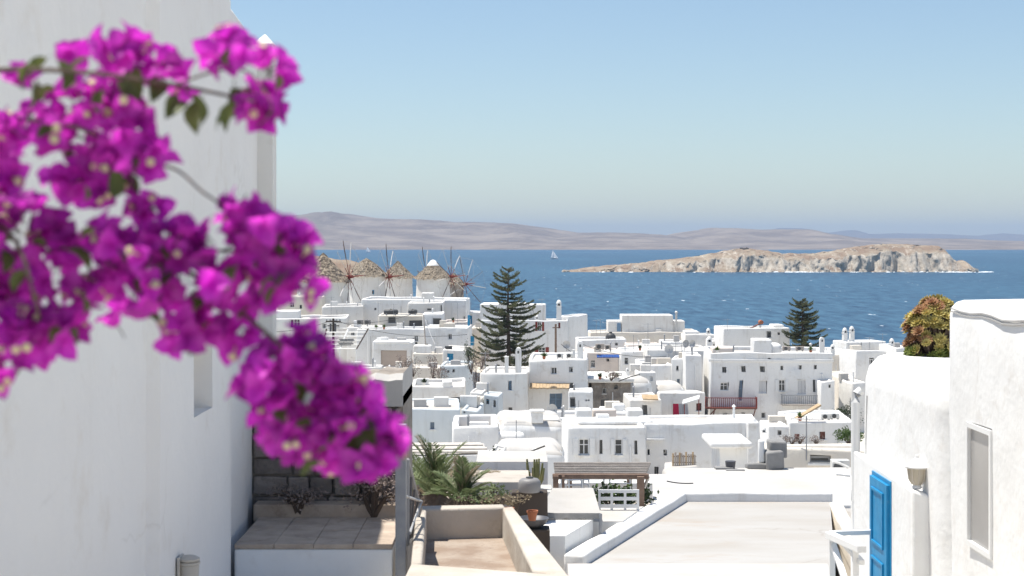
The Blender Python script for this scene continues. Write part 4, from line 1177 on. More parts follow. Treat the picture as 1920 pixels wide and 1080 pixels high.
# ---- small houses and fittings squeezed between the larger ones
h = H_('house', 'narrow tall white house with sunlit flank left of the slim wing', 1258, 1284, 672, 157, 5, -9, [(1270, 690, 5, 9, 'dark'), (1272, 716, 6, 12, 'bluef')], m='white', parapet=.15)
h = H_('house', 'tiny white cube house with blue window below the beige garage', 716, 768, 694, 165, 4, 2, [(735, 706, 7, 9, 'blue'), (756, 708, 6, 14, 'door')], m='white2', parapet=.2)
h = H_('house', 'low cream house with open doorway above the walled roof terrace', 862, 900, 752, 120, 4, -5, [(872, 764, 6, 15, 'door'), (888, 762, 6, 8, 'dark')], m='cream', parapet=.18)
h = H_('house', 'small white house with pale shutters between stone house and terrace', 1196, 1232, 698, 148, 4, 3, [(1206, 711, 6, 9, 'whsh'), (1222, 711, 6, 9, 'whsh')], m='white2', parapet=.2)
h = H_('house', 'little stepped white house with red door behind the long shuttered house', 1130, 1176, 770, 116, 3, 2, [(1142, 781, 6, 15, 'redsh'), (1162, 779, 7, 8, 'dark')], m='white', parapet=.15)
h.block('stair_head', 1150, 1172, 758, .8, 1.2)
h = H_('house', 'white cottage with two dark windows left of the solar heater house', 1330, 1366, 638, 215, 5, 0, [(1340, 648, 6, 8, 'dark'), (1354, 648, 6, 8, 'dark')], m='white2', parapet=.2)
h = H_('house', 'low white house with one blue door under the seafront row', 1240, 1282, 640, 205, 4, 1, [(1252, 651, 6, 13, 'doorblue'), (1268, 648, 6, 7, 'dark')], m='white', parapet=.18)
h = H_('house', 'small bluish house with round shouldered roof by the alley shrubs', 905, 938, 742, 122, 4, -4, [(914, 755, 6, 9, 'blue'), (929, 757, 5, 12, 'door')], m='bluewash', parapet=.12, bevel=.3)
h = H_('house', 'whitewashed outhouse with slatted door beside the batten roofed house', 918, 945, 850, 66, 3, -3, [(930, 868, 9, 26, 'door')], m='white2', parapet=.1)
h = H_('house', 'narrow white house with one small window right of the balcony house', 1596, 1624, 716, 150, 4, 6, [(1606, 735, 6, 10, 'dark')], m='white2', parapet=.15)
# reed screen on the roof by the small red balcony
c = at(1262, 874, 84); t = thing('reed_screen', 'brownish reed screen on the roof above the small red balcony', 'screen', (c.x, 84, c.z - .05))
for i in range(11):
    k = MB(); x = i * .115; hh = .72 + .08 * math.sin(i * 2.3); k.tube([(x, 0, 0), (x + .02 * math.sin(i), 0, hh)], .05, 5); k.build('reed', 'wood_grey' if i % 3 else 'awning', t)
k = MB(); k.box(-.05, 1.22, .05, .1, .2, .26); k.box(-.05, 1.22, .05, .1, .52, .58); k.build('batten', 'wood', t)
h = H_('house', 'low white ledge house carrying the reed screen', 1250, 1308, 874, 83.5, 1.6, 0, m='white', parapet=0, bevel=.06)

# ================================================================== ROOFTOP THINGS
def antenna(px, py, top, Y, label, group=None, arms=4, r=.022):
    c = at(px, py, Y); hh = (py - top) * Y / FPX
    t = thing('antenna', label, 'antenna', (c.x, Y, c.z - .3), R(random.uniform(-40, 40)), group)
    k = MB(); k.tube([(0, 0, 0), (0, 0, hh + .3)], r, 5); k.build('mast', 'metal_grey', t)
    k = MB(); z = hh + .2
    k.tube([(-.5, 0, z), (.5, 0, z)], .014, 4)
    for i in range(arms):
        x = -.45 + .9 * i / max(1, arms - 1); l = .34 - .12 * i / arms
        k.tube([(x, -l, z), (x, l, z)], .009, 4)
    k.build('aerial', 'metal_grey', t)
AG = 'rooftop aerials of the town'
PP = [(705, 617, 197), (720, 617, 197), (850, 604, 203), (1120, 660, 171), (1020, 673, 132), (1200, 657, 169), (1345, 661, 150.5), (1520, 661, 150.5), (1500, 788, 111.5), (795, 722, 133.6), (1125, 711, 137.5), (1155, 711, 137.5)]
for a in ((583, 581, 558, 222), (621, 590, 556, 214), (709, 590, 566, 207), (738, 590, 570, 207), (858, 604, 568, 203), (801, 616, 600, 196)):
    antenna(*a, 'thin television aerial on the roofs below the windmills', AG)
for a in ((888, 700, 640, 158), (1000, 601, 575, 213), (1016, 571, 560, 214), (910, 700, 660, 132)):
    antenna(*a, 'thin television aerial on the roofs around the tall pine', AG)
for a in ((1118, 623, 600, 243), (1126, 623, 598, 243), (1136, 623, 604, 243), (1188, 657, 628, 168), (1215, 657, 606, 166), (1267, 657, 640, 164), (1278, 657, 645, 163)):
    antenna(*a, 'thin television aerial on the roofs before the seafront', AG)
for a in ((1364, 616, 598, 206), (1630, 660, 632, 173), (1655, 641, 625, 176), (1512, 846, 780, 52)):
    antenna(*a, 'thin television aerial on the roofs around the red balcony house', AG)
antenna(968, 828, 788, 84, 'bare thin mast rising from the humped white house', arms=2)

def tank_h(px, py, Y, l, r, label, m='tank_black'):
    c = at(px, py, Y); t = thing('water_tank', label, 'water tank', (c.x, Y, c.z))
    k = MB(); n = 14
    prof = [(-l / 2, .2), (-l / 2 + .06, .8), (-l / 2 + .2, 1), (-l * .15, 1), (-l * .13, 1.04), (-l * .1, 1), (l * .1, 1), (l * .13, 1.04), (l * .15, 1), (l / 2 - .2, 1), (l / 2 - .06, .8), (l / 2, .2)]
    k.T = lambda p: Vector((p.z, p.x, p.y + r + .08))
    k.lathe([(r * f, x) for x, f in prof], n)
    k.build('barrel', m, t, smooth=True)
    k = MB(); k.lathe([(r * .3, 2 * r), (r * .3, 2 * r + .14), (r * .2, 2 * r + .16)], 10); k.build('lid', m, t)
    for x in (-l * .3, l * .3):
        k = MB(); k.box(x - .08, x + .08, -r * .8, r * .8, -.02, .25); k.build('foot', 'metal_grey', t)
tank_h(733, 591, 207.5, 1.9, .34, 'long black barrel water tank above the dark window')
tank_h(774, 590, 207.5, 1.2, .30, 'short black barrel water tank near the narrow white block')
c = at(1145, 637, 203); t = thing('water_tank', 'squat black domed water tank on the white roof by the sea', 'water tank', (c.x, 203, c.z))
k = MB(); k.lathe([(.62, 0), (.66, .1), (.66, .35), (.58, .6), (.4, .78), (.15, .86), (.14, .95), (0, .95)], 18); k.build('barrel', 'tank_black', t, smooth=True)
k = MB(); k.lathe([(.2, .9), (.2, 1.0), (0, 1.02)], 10); k.build('lid', 'tank_black', t)

def ac_unit(px, py, Y, w, hh, label, m='ac_white', group=None, rz=0):
    c = at(px, py, Y); t = thing('air_conditioner', label, 'air conditioner', (c.x, Y, c.z), rz, group)
    k = MB(); k.box(-w / 2, w / 2, 0, .35, .06, hh); k.build('casing', m, t, bevel=.02)
    k = MB(); k.T = lambda p: Vector((p.x - w * .12, -.012 - p.z * .2, p.y + hh * .53)); k.lathe([(hh * .38, 0), (hh * .38, .1), (hh * .1, .12), (0, .12)], 14); k.build('fan_grille', 'ac_dark', t)
    for x in (-w * .35, w * .35):
        k = MB(); k.box(x - .05, x + .05, .02, .33, -.02, .06); k.build('foot', 'metal_grey', t)
for a in ((675, 609, 203.5), (689, 609, 203.5)): ac_unit(*a, .8, .6, 'dark boxy cooling unit on the roof behind the pergola frame', 'tank_grey', 'cooling units behind the pergola')
ac_unit(1125, 656, 170, .95, .62, 'large brownish cooling unit above the blue strip awning', 'wood_grey')
ac_unit(1140, 656, 170, .6, .5, 'small brownish cooling unit above the blue strip awning', 'wood_grey')
for a in ((1050, 672, 134), (1068, 672, 134)): ac_unit(*a, .55, .42, 'white cooling unit on the awning house roof beside its chimney', 'ac_white', 'cooling units on the awning house')
for a in ((1549, 787, 111), (1566, 786, 111)): ac_unit(*a, .6, .4, 'white cooling unit on the red shuttered house roof', 'ac_white', 'cooling units on the red shuttered house')
ac_unit(841, 656, 176, .8, .42, 'dark cooling unit above the blue shuttered window', 'tank_black')
for a in ((1475, 658, 151), (1500, 658, 151)): ac_unit(*a, .75, .42, 'brown cooling unit on the big balcony house parapet', 'wood_grey', 'cooling units on the big house')

# solar heater by the smaller pine
c = at(1420, 617, 209); t = thing('solar_heater', 'rust red solar water heater on the pale stepped house', 'solar heater', (c.x, 209, c.z - .05))
k = MB(); k.hexa([(-1.1, -.5, 0), (.3, -.5, .7), (.3, .5, .7), (-1.1, .5, 0), (-1.1, -.5, .1), (.3, -.5, .8), (.3, .5, .8), (-1.1, .5, .1)]); k.build('panel', 'redbrown', t)
k = MB(); k.tube([(.45, -.6, .95), (.45, .6, .95)], .28, 10); k.build('cylinder', 'terracotta', t, smooth=True)
k = MB(); k.tube([(.4, -.4, 0), (.4, -.4, .8)], .04, 4); k.tube([(.4, .4, 0), (.4, .4, .8)], .04, 4); k.build('stand', 'metal_grey', t)

def dish(px, py, Y, r, label, group=None, rz=0):
    c = at(px, py, Y); t = thing('satellite_dish', label, 'satellite dish', (c.x, Y, c.z), rz, group)
    k = MB(); k.tube([(0, 0, -.1), (0, 0, .5 + r * .4)], .03, 5); k.build('mast', 'metal_grey', t)
    k = MB(); z0 = .5 + r * .5
    k.T = lambda p: Vector((p.x, -p.z - .08, p.y + z0))
    k.lathe([(0.02, 0), (r * .5, .02 + r * .05), (r * .85, .02 + r * .15), (r, .02 + r * .22), (r, .0 + r * .22), (r * .5, r * .05 - .02), (.02, -.03)], 18); k.build('bowl', 'metal_pale', t, smooth=True)
    k = MB(); k.tube([(0, -.1, z0 - r * .8), (0, -.1 - r * .9, z0)], .014, 4); k.box(-.04, .04, -.2 - r * .9, -.08 - r * .9, z0 - .04, z0 + .05); k.build('receiver', 'metal_grey', t)
dish(1062, 657, 203, .5, 'pale satellite dish beside the red shuttered white house')
dish(1254, 668, 158, .45, 'grey satellite dish on the white terrace house')
dish(1033, 787, 110, .4, 'tan rimmed satellite dish on the low roof under the awning house', rz=R(25))
for a in ((1284, 657, 165), (1296, 657, 165)): dish(*a, .4, 'small white satellite dish left of the big balcony house', 'satellite dishes left of the big house', R(30))

# utility pole and wires on the left slope
c = at(625, 645, 192); t = thing('utility_pole', 'dark timber utility pole with crossarms above the pergola', 'utility pole', (c.x, 192, gz(c.x, 192) - .2))
zt = at(625, 597, 192).z - t.location.z
k = MB(); k.tube([(0, 0, 0), (0, 0, zt)], [.19, .13], 8); k.build('pole', 'wood_dark', t)
k = MB(); k.box(-.9, .9, -.08, .06, zt - .45, zt - .3); k.box(-.7, .7, -.08, .06, zt - .95, zt - .83); k.build('crossarm', 'wood_dark', t)
for x in (-.8, -.4, .4, .8):
    k = MB(); k.lathe([(.06, zt - .3), (.09, zt - .2), (.05, zt - .08), (0, zt - .05)], 8, (x, 0)); k.build('insulator', 'metal_grey', t)
for x in (-.3, .25):
    k = MB(); k.tube([(x, -.2, zt - 1.6), (x, -.2, zt - .6)], .13, 7); k.build('cable_box', 'metal_dark', t)
def wire(p0, p1, sag, label, r=.025, m='cable', group=None):
    a, b = at(*p0), at(*p1)
    k = MB(); pts = []
    for i in range(13):
        u = i / 12; p = a.lerp(b, u); p.z -= sag * 4 * u * (1 - u); pts.append(p - a)
    k.tube(pts, r, 4); o = k.build('wire', m); o.location = a
    tag(o, label, 'wire', group)
wire((624, 600, 192), (480, 622, 192), .5, 'sagging wire running left from the utility pole into the flowers')
wire((626, 600, 192), (876, 627, 192), .9, 'long sagging wire crossing the plain white house front')
wire((626, 604, 192), (770, 590, 200), .5, 'upper wire from the utility pole towards the roof tanks')
wire((798, 600, 192), (816, 646, 178), .2, 'loose grey cable hanging down the plain white house', m='cable_pale')
wire((1090, 645, 160), (1250, 668, 155), .5, 'thin wire slung across the terraces before the seafront house')
wire((1160, 715, 128), (1200, 702, 128), -.05, 'dark handrail pole slanting up the rounded roof hump', r=.045)
wire((978, 853, 70), (1022, 836, 70), 0, 'dark pole leaning across the humped white house', r=.035)
wire((1052, 645, 160), (1100, 668, 160), .3, 'dark cable sloping from the red shuttered house to the chimney')

# utility pole by the red shuttered house
c = at(1042, 665, 196); zt = at(1042, 606, 196).z
k = MB(); k.tube([(0, 0, 0), (0, 0, zt - gz(c.x, 196))], [.17, .12], 8); k.box(-.4, .4, -.07, .05, zt - gz(c.x, 196) - .5, zt - gz(c.x, 196) - .38)
o = k.build('utility_pole', 'wood'); o.location = (c.x, 196, gz(c.x, 196) - .1); tag(o, 'brown timber pole standing before the red shuttered house', 'utility pole')
c = at(800, 650, 182); k = MB(); k.tube([(0, 0, -2), (-.35, 0, 3.6)], [.12, .06], 7); k.box(-.2, .15, -.15, .1, -.2, .35)
o = k.build('leaning_pole', 'wood_grey'); o.location = (c.x, 182, c.z); tag(o, 'slightly leaning grey pole against the plain white house', 'pole')

# bare pergola frame on the left slope
def pergola_frame():
    A = [at(604, 655, 186), at(668, 655, 186), at(690, 617, 192), at(612, 617, 192)]
    t = thing('pergola_frame', 'bare white and dark slatted pergola frame below the utility pole', 'pergola', (A[0].x, 186, A[0].z - .5))
    L = t.location
    def q(u, v, z=0): return (A[0].lerp(A[1], u)).lerp(A[3].lerp(A[2], u), v) - L + Vector((0, 0, z))
    for u, m in ((0, 'wood_dark'), (.52, 'frame_white'), (1, 'wood_dark')):
        k = MB(); k.tube([q(u, 0), q(u, 1)], .10, 4); k.build('rafter', m, t)
    for i in range(6):
        k = MB(); k.tube([q(0, i / 5, .1), q(1, i / 5, .1)], .055, 4); k.build('batten', 'frame_white', t)
    for u, v in ((0, 0), (.52, 0), (1, 0), (0, 1), (1, 1)):
        p = q(u, v); k = MB(); k.tube([p, Vector((p.x, p.y, gz(p.x + L.x, p.y + L.y) - L.z - .1))], .08, 5); k.build('post', 'frame_white', t)
    k = MB()
    for i in range(5): k.box(*(lambda p: (p.x - .9, p.x + .8, p.y - .15, p.y + .15, p.z - .02, p.z + .05))(q(.62 + .04 * (i % 2), .12 + .07 * i, .2)))
    k.build('rolled_mat', 'metal_dark', t)
pergola_frame()
# blue shutters by the alley
c = at(881, 645, 200); k = MB(); k.box(-.3, .55, 0, .2, -.2, 1.0); k.box(-.28, .02, -.05, .25, 1.0, 3.6)
o = k.build('blue_door', 'blue', bevel=.02); o.location = (c.x, 200, c.z); tag(o, 'tall bright blue door and panel in the alley beside the pine', 'door')

# strip awning
c = at(1125, 666, 171); k = MB(); n = 8
for i in range(n):
    k.hexa([(-.95 + i * .3, -.8, -.22), (-.67 + i * .3, -.8, -.22), (-.67 + i * .3, .2, 0), (-.95 + i * .3, .2, 0), (-.95 + i * .3, -.8, -.15), (-.67 + i * .3, -.8, -.15), (-.67 + i * .3, .2, .06), (-.95 + i * .3, .2, .06)])
o = k.build('awning', 'cloth_blue'); o.location = (c.x + .6, 171, c.z); tag(o, 'narrow dark blue strip awning below a white parapet', 'awning')

# laundry below the red balcony
for i, (px, m, w, hh, lab) in enumerate(((1267, 'cloth_red', .5, 1.25, 'dark red cloth hung out to dry below the red balcony'), (1281, 'cloth_grey', .8, 1.1, 'grey blue cloth hung out to dry below the red balcony'))):
    c = at(px, 757, 144); k = MB(); N_ = 10
    for s in (0, .02):
        for j in range(N_):
            for l in range(4):
                def pt(a, b): return (-w / 2 + w * a / N_ * (1 + .15 * b / 4), s + .06 * math.sin(a * 1.9) * (b / 4), -hh * b / 4)
                k.quad(pt(j, l), pt(j + 1, l), pt(j + 1, l + 1), pt(j, l + 1))
    o = k.build('laundry', m, smooth=True); o.location = (c.x, 144, c.z); tag(o, lab, 'laundry')
# slanted board and white canopy
c = at(1500, 787, 111.5); k = MB(); k.hexa([(-.1, -.5, 0), (1.6, -.5, .95), (1.6, .5, .95), (-.1, .5, 0), (-.1, -.5, .07), (1.55, -.5, 1.05), (1.55, .5, 1.05), (-.1, .5, .07)])
o = k.build('slanted_board', 'awning'); o.location = (c.x, 112.5, c.z - .05); tag(o, 'tan board propped aslant on the red shuttered house roof', 'board')
c = at(1283, 756, 144); t = thing('door_canopy', 'small white sloping canopy beside the red balcony', 'canopy', (c.x, 144.5, c.z))
k = MB(); k.hexa([(-.2, -.8, -.1), (1.3, -.8, .35), (1.5, .6, .55), (0, .6, .1), (-.2, -.8, 0), (1.3, -.8, .45), (1.5, .6, .65), (0, .6, .2)]); k.build('sheet', 'frame_white', t)
for x, z in ((0, -.05), (1.3, .4)):
    k = MB(); k.tube([(x, -.6, z), (x, -.6, -2.0)], .04, 5); k.build('post', 'red', t)

# plants of the town
PL = ['small potted plant on the parapet of the broad light grey house'] * 2 + ['potted plant on the pinkish parapet of the stepped stack', 'potted plant above the blue strip awning', 'potted plant on the roof edge of the awning house', 'potted plant on the grey block right of the blue awning',
      'potted plant at the pinkish roof room of the big balcony house', 'potted plant beside the chimney of the big balcony house', 'potted plant under the slanted tan board', 'potted plant on the terrace parapet above the bluish house'] + ['potted plant on the white terrace above the stone house'] * 2
for (px, py, Y), plab in zip(PP, PL):
    c = at(px, py, Y + .12); t = thing('roof_pot', plab, 'potted plant', (c.x, Y + .12, c.z - .04), 0, 'potted plants on the roof parapets')
    k = MB(); k.lathe([(.10, 0), (.15, .26), (.13, .26)], 9); k.build('pot', random.choice(('terracotta', 'white2', 'terracotta')), t)
    f = MB()
    for _ in range(60):
        a = random.uniform(0, 6.28); e = random.uniform(.2, 1.4); f.leaf((0, 0, .24), (math.cos(a) * math.cos(e), math.sin(a) * math.cos(e), math.sin(e)), (0, 0, 1), random.uniform(.2, .5), .09, .1)
    f.build('foliage', random.choice(('bushdark', 'bushleaf')), t)
bush('shrub', 'dark shrub between balcony house and white pipe', 1589, 800, 118, 1.0, 1.5, 900, 'bushdark', .16)
bush('shrub', 'bright green shrub beside the red shuttered house', 1592, 832, 104, .95, .95, 900, 'bushleaf', .15)
for i, (px, py, Y, rx, rz) in enumerate(((655, 705, 150, 1.2, 1.3), (760, 700, 150, 1.0, 1.6), (775, 705, 150, .9, 1.6), (825, 722, 145, .8, 1.9), (812, 712, 146, .6, 2.2))):
    bush('bare_shrub', 'leafless twiggy shrub among the white terraces below the garage', px, py, Y, rx, rz, 260, 'twigs', .16, group='leafless shrubs below the garage')
for i, (px, py, Y, rx, rz) in enumerate(((884, 700, 150, .7, 2.2), (893, 728, 140, .8, 2.6), (880, 675, 165, .6, 1.8), (903, 690, 150, .9, 1.6))):
    bush('alley_shrub', ('dry twiggy shrub' if i % 2 else 'dark leafy shrub') + ' in the narrow alley by the pine', px, py, Y, rx, rz, 320, 'twigs' if i % 2 else 'bushdark', .14, group='shrubs in the alley')
bush('shrub', 'dark creeper at the corner of the batten roofed house', 923, 893, 60, .3, .9, 350, 'bushdark', .12)
bush('terrace_plants', 'row of low dark plants along the pink terrace edge', 1120, 702, 160, 1.9, .35, 500, 'bushdark', .1)
bush('terrace_shrub', 'dry pale shrub on the white terrace above the stone house', 1146, 712, 136, .9, .8, 300, 'twigs', .12)
for i, px in enumerate((1470, 1485, 1500, 1530)):
    bush('bare_shrub', 'low leafless shrub in front of the red shuttered house', px, 832, 100, .5, .5, 120, 'twigs', .1, group='leafless shrubs before the red shuttered house')

# ================================================================== NEAR ROOFS (15 to 60 m)
low = H_('house', 'low white house with a wide vent window and roof ledge', 1432, 1640, 843, 52, 1.7, 0, [(1538, 862, 40, 13, 'grey')], m='cream', parapet=.1, bevel=.15)
ac_unit(1577, 890, 50, .55, .45, 'white cooling unit on the wall of the vent window house', 'ac_white')
slab1 = H_('house', 'wide flat white roof with shallow steps behind the big terrace', 1252, 1640, 893, 40, 1.5, 0, m='roofwhite', parapet=0, bevel=.12)
def roof_house(name, label, pts, ztop, zbase, m, para=0, pt=.25, proof=None, edges=None, floor='terrace', cat='house'):
    cx = sum(p[0] for p in pts) / len(pts); cy = sum(p[1] for p in pts) / len(pts)
    t = thing(name, label, cat, (cx, cy, zbase))
    n = len(pts); k = MB()
    A = [k.P((x - cx, y - cy, 0)) for x, y in pts]; B = [k.P((x - cx, y - cy, ztop - zbase)) for x, y in pts]
    for i in range(n): k.face(A[i], A[(i + 1) % n], B[(i + 1) % n], B[i])
    k.build('wall', m, t)
    k = MB(); k.face(*[k.P((x - cx, y - cy, ztop - zbase + .003)) for x, y in pts]); k.build('roof', floor, t)
    for i in (edges if edges is not None else range(n)):
        a = Vector((pts[i][0] - cx, pts[i][1] - cy, 0)); b = Vector((pts[(i + 1) % n][0] - cx, pts[(i + 1) % n][1] - cy, 0))
        d = (b - a).normalized(); nn = Vector((-d.y, d.x, 0))
        if nn.dot(-(a + b)) < 0: nn = -nn
        k = MB(); z0 = ztop - zbase - .3; z1 = ztop - zbase + para
        N_ = max(2, int((b - a).length / .6))
        for s in range(N_):
            p, q = a.lerp(b, s / N_), a.lerp(b, (s + 1) / N_)
            pa = [p - nn * .02, q - nn * .02, q + nn * pt, p + nn * pt]
            def zz(v): return noise.noise(Vector((v.x + cx, v.y + cy, 0)) * .8) * .03
            lo_ = [Vector((v.x, v.y, z0)) for v in pa]; hi_ = [Vector((v.x, v.y, z1 + zz(v))) for v in pa]
            I = [k.P(v) for v in lo_ + hi_]
            k.face(I[4], I[5], I[6], I[7]); k.face(I[0], I[1], I[5], I[4]); k.face(I[2], I[3], I[7], I[6])
            if s == 0: k.face(I[3], I[0], I[4], I[7])
            if s == N_ - 1: k.face(I[1], I[2], I[6], I[5])
        me_o = k.build('parapet', proof or m, t)
        w = me_o.modifiers.new('weld', 'WELD'); w.merge_threshold = .001
        b_ = me_o.modifiers.new('bevel', 'BEVEL'); b_.width = .05; b_.segments = 3; b_.limit_method = 'ANGLE'; b_.angle_limit = R(50)
        me_o.data.polygons.foreach_set('use_smooth', [True] * len(me_o.data.polygons)); 
    return t
def g2(px, py, z):      # ground-plan point seen at a pixel on the level z
    Y = (CAM_H - z) * FPX / (py - HOR)
    return ((px - 960) * Y / FPX, Y)
TZ = 17.0
big_terrace = roof_house('roof_terrace', 'broad white roof terrace with a slanting low parapet', [g2(1058, 1060, TZ), g2(1566, 1060, TZ), g2(1556, 936, TZ), g2(1262, 936, TZ)], TZ, 13.5, 'white2', para=.18, edges=[2, 3], pt=.32, proof='white', cat='terrace')
slab2 = roof_house('house', 'lower white flat roof tucked behind the broad roof terrace', [(2.9, 32.4), (7.4, 32.4), (7.8, 37.4), (3.2, 37.4)], 16.65, 12.5, 'white', para=.12, edges=[0, 1], pt=.3, floor='roofwhite')
near_roof = roof_house('house', 'smooth white flat roof below the wooden stair rail', [(.55, 12.0), (3.3, 12.0), (3.98, 20.2), (.70, 20.2)], 17.98, 14.5, 'white', para=0, edges=[], floor='roofwhite')
stepw = roof_house('house', 'stepped white wall beside the broad roof terrace', [(5.15, 22), (6.4, 22), (7.4, 31), (6.15, 31)], 16.9, 13.5, 'cream', para=.12, edges=[0, 3], pt=.25, floor='terrace')

# covered equipment on the flat roof
c = at(1440, 880, 41); t = thing('covered_equipment', 'grey sheeted roof equipment stacked on the flat white roof', 'equipment', (c.x, 41, slab1.ztop))
for i, (x0, x1, y0, y1, z0, z1) in enumerate(((-.5, .0, .1, .6, 0, .16), (-.05, .42, 0, .7, .01, .5), (.1, .55, .3, .9, .3, .72), (-.2, -.05, .2, .5, .16, .75))):
    k = MB(); k.box(x0, x1, y0, y1, z0, z1)
    for j, v in enumerate(k.v): k.v[j] = tuple(Vector(v) + noise.noise_vector(Vector(v) * 3) * .06)
    k.build('sheet', 'greytarp' if i != 3 else 'white', t, bevel=.05, smooth=True)
c = at(1368, 880, 41); t = thing('roof_scrap', 'flat grey scrap and small dark bucket on the white roof', 'scrap', (c.x, 41, slab1.ztop))
k = MB(); k.box(-.35, .1, 0, .4, 0, .07); k.build('plank', 'greytarp', t)
k = MB(); k.lathe([(.11, 0), (.14, .22), (.12, .22)], 10, (.05, .2)); k.build('bucket', 'metal_dark', t)
k = MB(); k.box(-.12, .35, -.3, -.12, 0, .06); k.build('plank', 'greytarp', t)
c = at(1495, 908, 33.5); k = MB(); k.lathe([(.06, 0), (.09, .10), (.05, .13), (0, .13)], 10); k.box(.05, .2, -.03, .03, .0, .04); o = k.build('red_plug', 'terracotta', smooth=True); o.location = (c.x, 33.0, 16.65); tag(o, 'small red drain plug on the lower flat roof', 'drain plug')
wire((1250, 902, 32.2), (1300, 906, 32.2), .02, 'black hose lying at the edge of the flat roof', r=.012)

# pergola of brown posts and slats over the sunken court
c = at(1128, 945, 30); zb = 14.3
t = thing('slatted_pergola', 'brown pergola with horizontal slats over the sunken court', 'pergola', (c.x, 30, zb))
def pl(px, py, Y): return at(px, py, Y) - Vector((c.x, 30, zb))
for i in range(7):
    f = i / 6; a_ = pl(1040 - f * 2, 888 - f * 19, 30 + f * 3.2); b_ = pl(1212 + f * 8, 889 - f * 19, 30 + f * 3.2)
    k = MB(); k.box(a_.x, b_.x, a_.y - .022, a_.y + .022, a_.z - .022, a_.z + .022); k.build('slat', 'wood_grey', t)
a_ = pl(1036, 892, 29.9); b_ = pl(1216, 892, 29.9)
k = MB(); k.box(a_.x, b_.x, a_.y - .08, a_.y + .04, a_.z - .05, a_.z + .035); k.build('beam', 'wood', t)
for px, w, py in ((1042, .10, 892), (1056, .05, 892), (1201, .13, 893)):
    p = pl(px, py, 29.8); k = MB(); k.box(p.x - w / 2, p.x + w / 2, p.y - .07, p.y + .06, 0, p.z); k.build('post', 'wood', t)
for px in (1068, 1180):
    p = pl(px, 872, 33.2); k = MB(); k.box(p.x - .05, p.x + .05, p.y - .05, p.y + .05, 0, p.z); k.build('post', 'wood', t)
p0, p1 = pl(1208, 915, 29.9), pl(1216, 893, 29.9); k = MB(); k.tube([p0, p1], .03, 4); k.build('brace', 'wood_pale', t)
# court wall and things in it
court = roof_house('court_wall', 'white wall of the sunken court beneath the pergola', [(0.9, 33.6), (2.95, 33.6), (2.95, 34.1), (.9, 34.1)], 17.0, 13.5, 'white', para=0, edges=[], floor='white', cat='wall')
def chair(px, py, Y, rz, label, group):
    c = at(px, py, Y); t = thing('garden_chair', label, 'chair', (c.x, Y, c.z), rz, group)
    for x in (-.2, .2):
        for y in (-.2, .2):
            k = MB(); k.tube([(x, y, 0), (x, y, .44)], .018, 5); k.build('leg', 'frame_white', t)
    k = MB(); k.box(-.22, .22, -.22, .22, .44, .47); k.build('seat', 'frame_white', t)
    k = MB(); k.tube([(-.2, .2, .47), (-.2, .24, .88)], .018, 5); k.tube([(.2, .2, .47), (.2, .24, .88)], .018, 5)
    for i in range(4): k.tube([(-.2, .21 + i * .01, .55 + i * .1), (.2, .21 + i * .01, .55 + i * .1)], .014, 4)
    k.build('backrest', 'frame_white', t)
for px, rz in ((1072, 0), (1090, 10), (1112, 180), (1165, 170)):
    chair(px, 975, 31.3, R(rz), 'white garden chair in the shade of the slatted pergola', 'chairs under the pergola')
for i, (px, m) in enumerate(((1130, 'bushleaf'), (1150, 'bushdark'), (1172, 'bushleaf'), (1188, 'bushdark'))):
    bush('court_shrub', ('bright leafy' if m == 'bushleaf' else 'dark leafy') + ' shrub behind the white rail of the sunken court', px, 970, 30.2, .36, .6, 260, m, .09, group='shrubs behind the white rail')
roof_house('court_floor', 'pale paved floor of the sunken court under the pergola', [(1.3, 29.45), (2.42, 29.45), (2.9, 32.0), (2.9, 33.55), (.9, 33.55), (.9, 30.7), (1.3, 30.7)], 16.62, 13.5, 'white2', para=0, edges=[], floor='concrete', cat='floor')
# white rail
t = thing('white_rail', 'white two bar rail at the edge of the sunken court', 'railing', at(1125, 958, 29))
L0 = Vector(t.location)
for py in (921, 935, 949):
    a_, b_ = at(1122, py, 29) - L0, at(1198, py, 29) - L0; k = MB(); k.box(a_.x, b_.x, -.025, .025, a_.z - .028, a_.z + .028); k.build('rail', 'frame_white', t)
for px in (1124, 1147, 1172, 1196):
    a_, b_ = at(px, 959, 29) - L0, at(px, 918, 29) - L0; k = MB(); k.box(a_.x - .022, a_.x + .022, -.022, .022, a_.z, b_.z); k.build('post', 'frame_white', t)
shelf = roof_house('low_wall', 'white parapet wall below the white rail', [(1.3, 27.8), (1.92, 27.8), (2.42, 29.4), (1.3, 29.4)], 17.2, 13.5, 'white', para=0, edges=[], floor='roofwhite', cat='wall')
# fabric canopy
A = [at(1009, 962, 26.8), at(1126, 962, 26.8), at(1112, 915, 29.4), at(1036, 915, 29.4)]
t = thing('fabric_canopy', 'pale fabric canopy with drooping valance over a white wall', 'canopy', (A[0].x, A[0].y, 15))
L0 = Vector(t.location); k = MB(); N_ = 10
def cp(u, v): 
    p = A[0].lerp(A[1], u).lerp(A[3].lerp(A[2], u), v) - L0; p.z -= .10 * math.sin(math.pi * u) * math.sin(math.pi * v); return p
for i in range(N_):
    for j in range(N_):
        k.quad(cp(i / N_, j / N_), cp((i + 1) / N_, j / N_), cp((i + 1) / N_, (j + 1) / N_), cp(i / N_, (j + 1) / N_))
k.build('fabric', 'canvas', t, smooth=True, sharp=180)
k = MB()
for i in range(N_ * 2):
    a_, b_ = cp(i / N_ / 2, 0), cp((i + 1) / N_ / 2, 0); s_ = .10 + .015 * math.sin(i * 1.3)
    k.quad(a_, b_, b_ - Vector((0, .02, s_)), a_ - Vector((0, .02, s_)))
k.build('valance', 'greytarp', t)
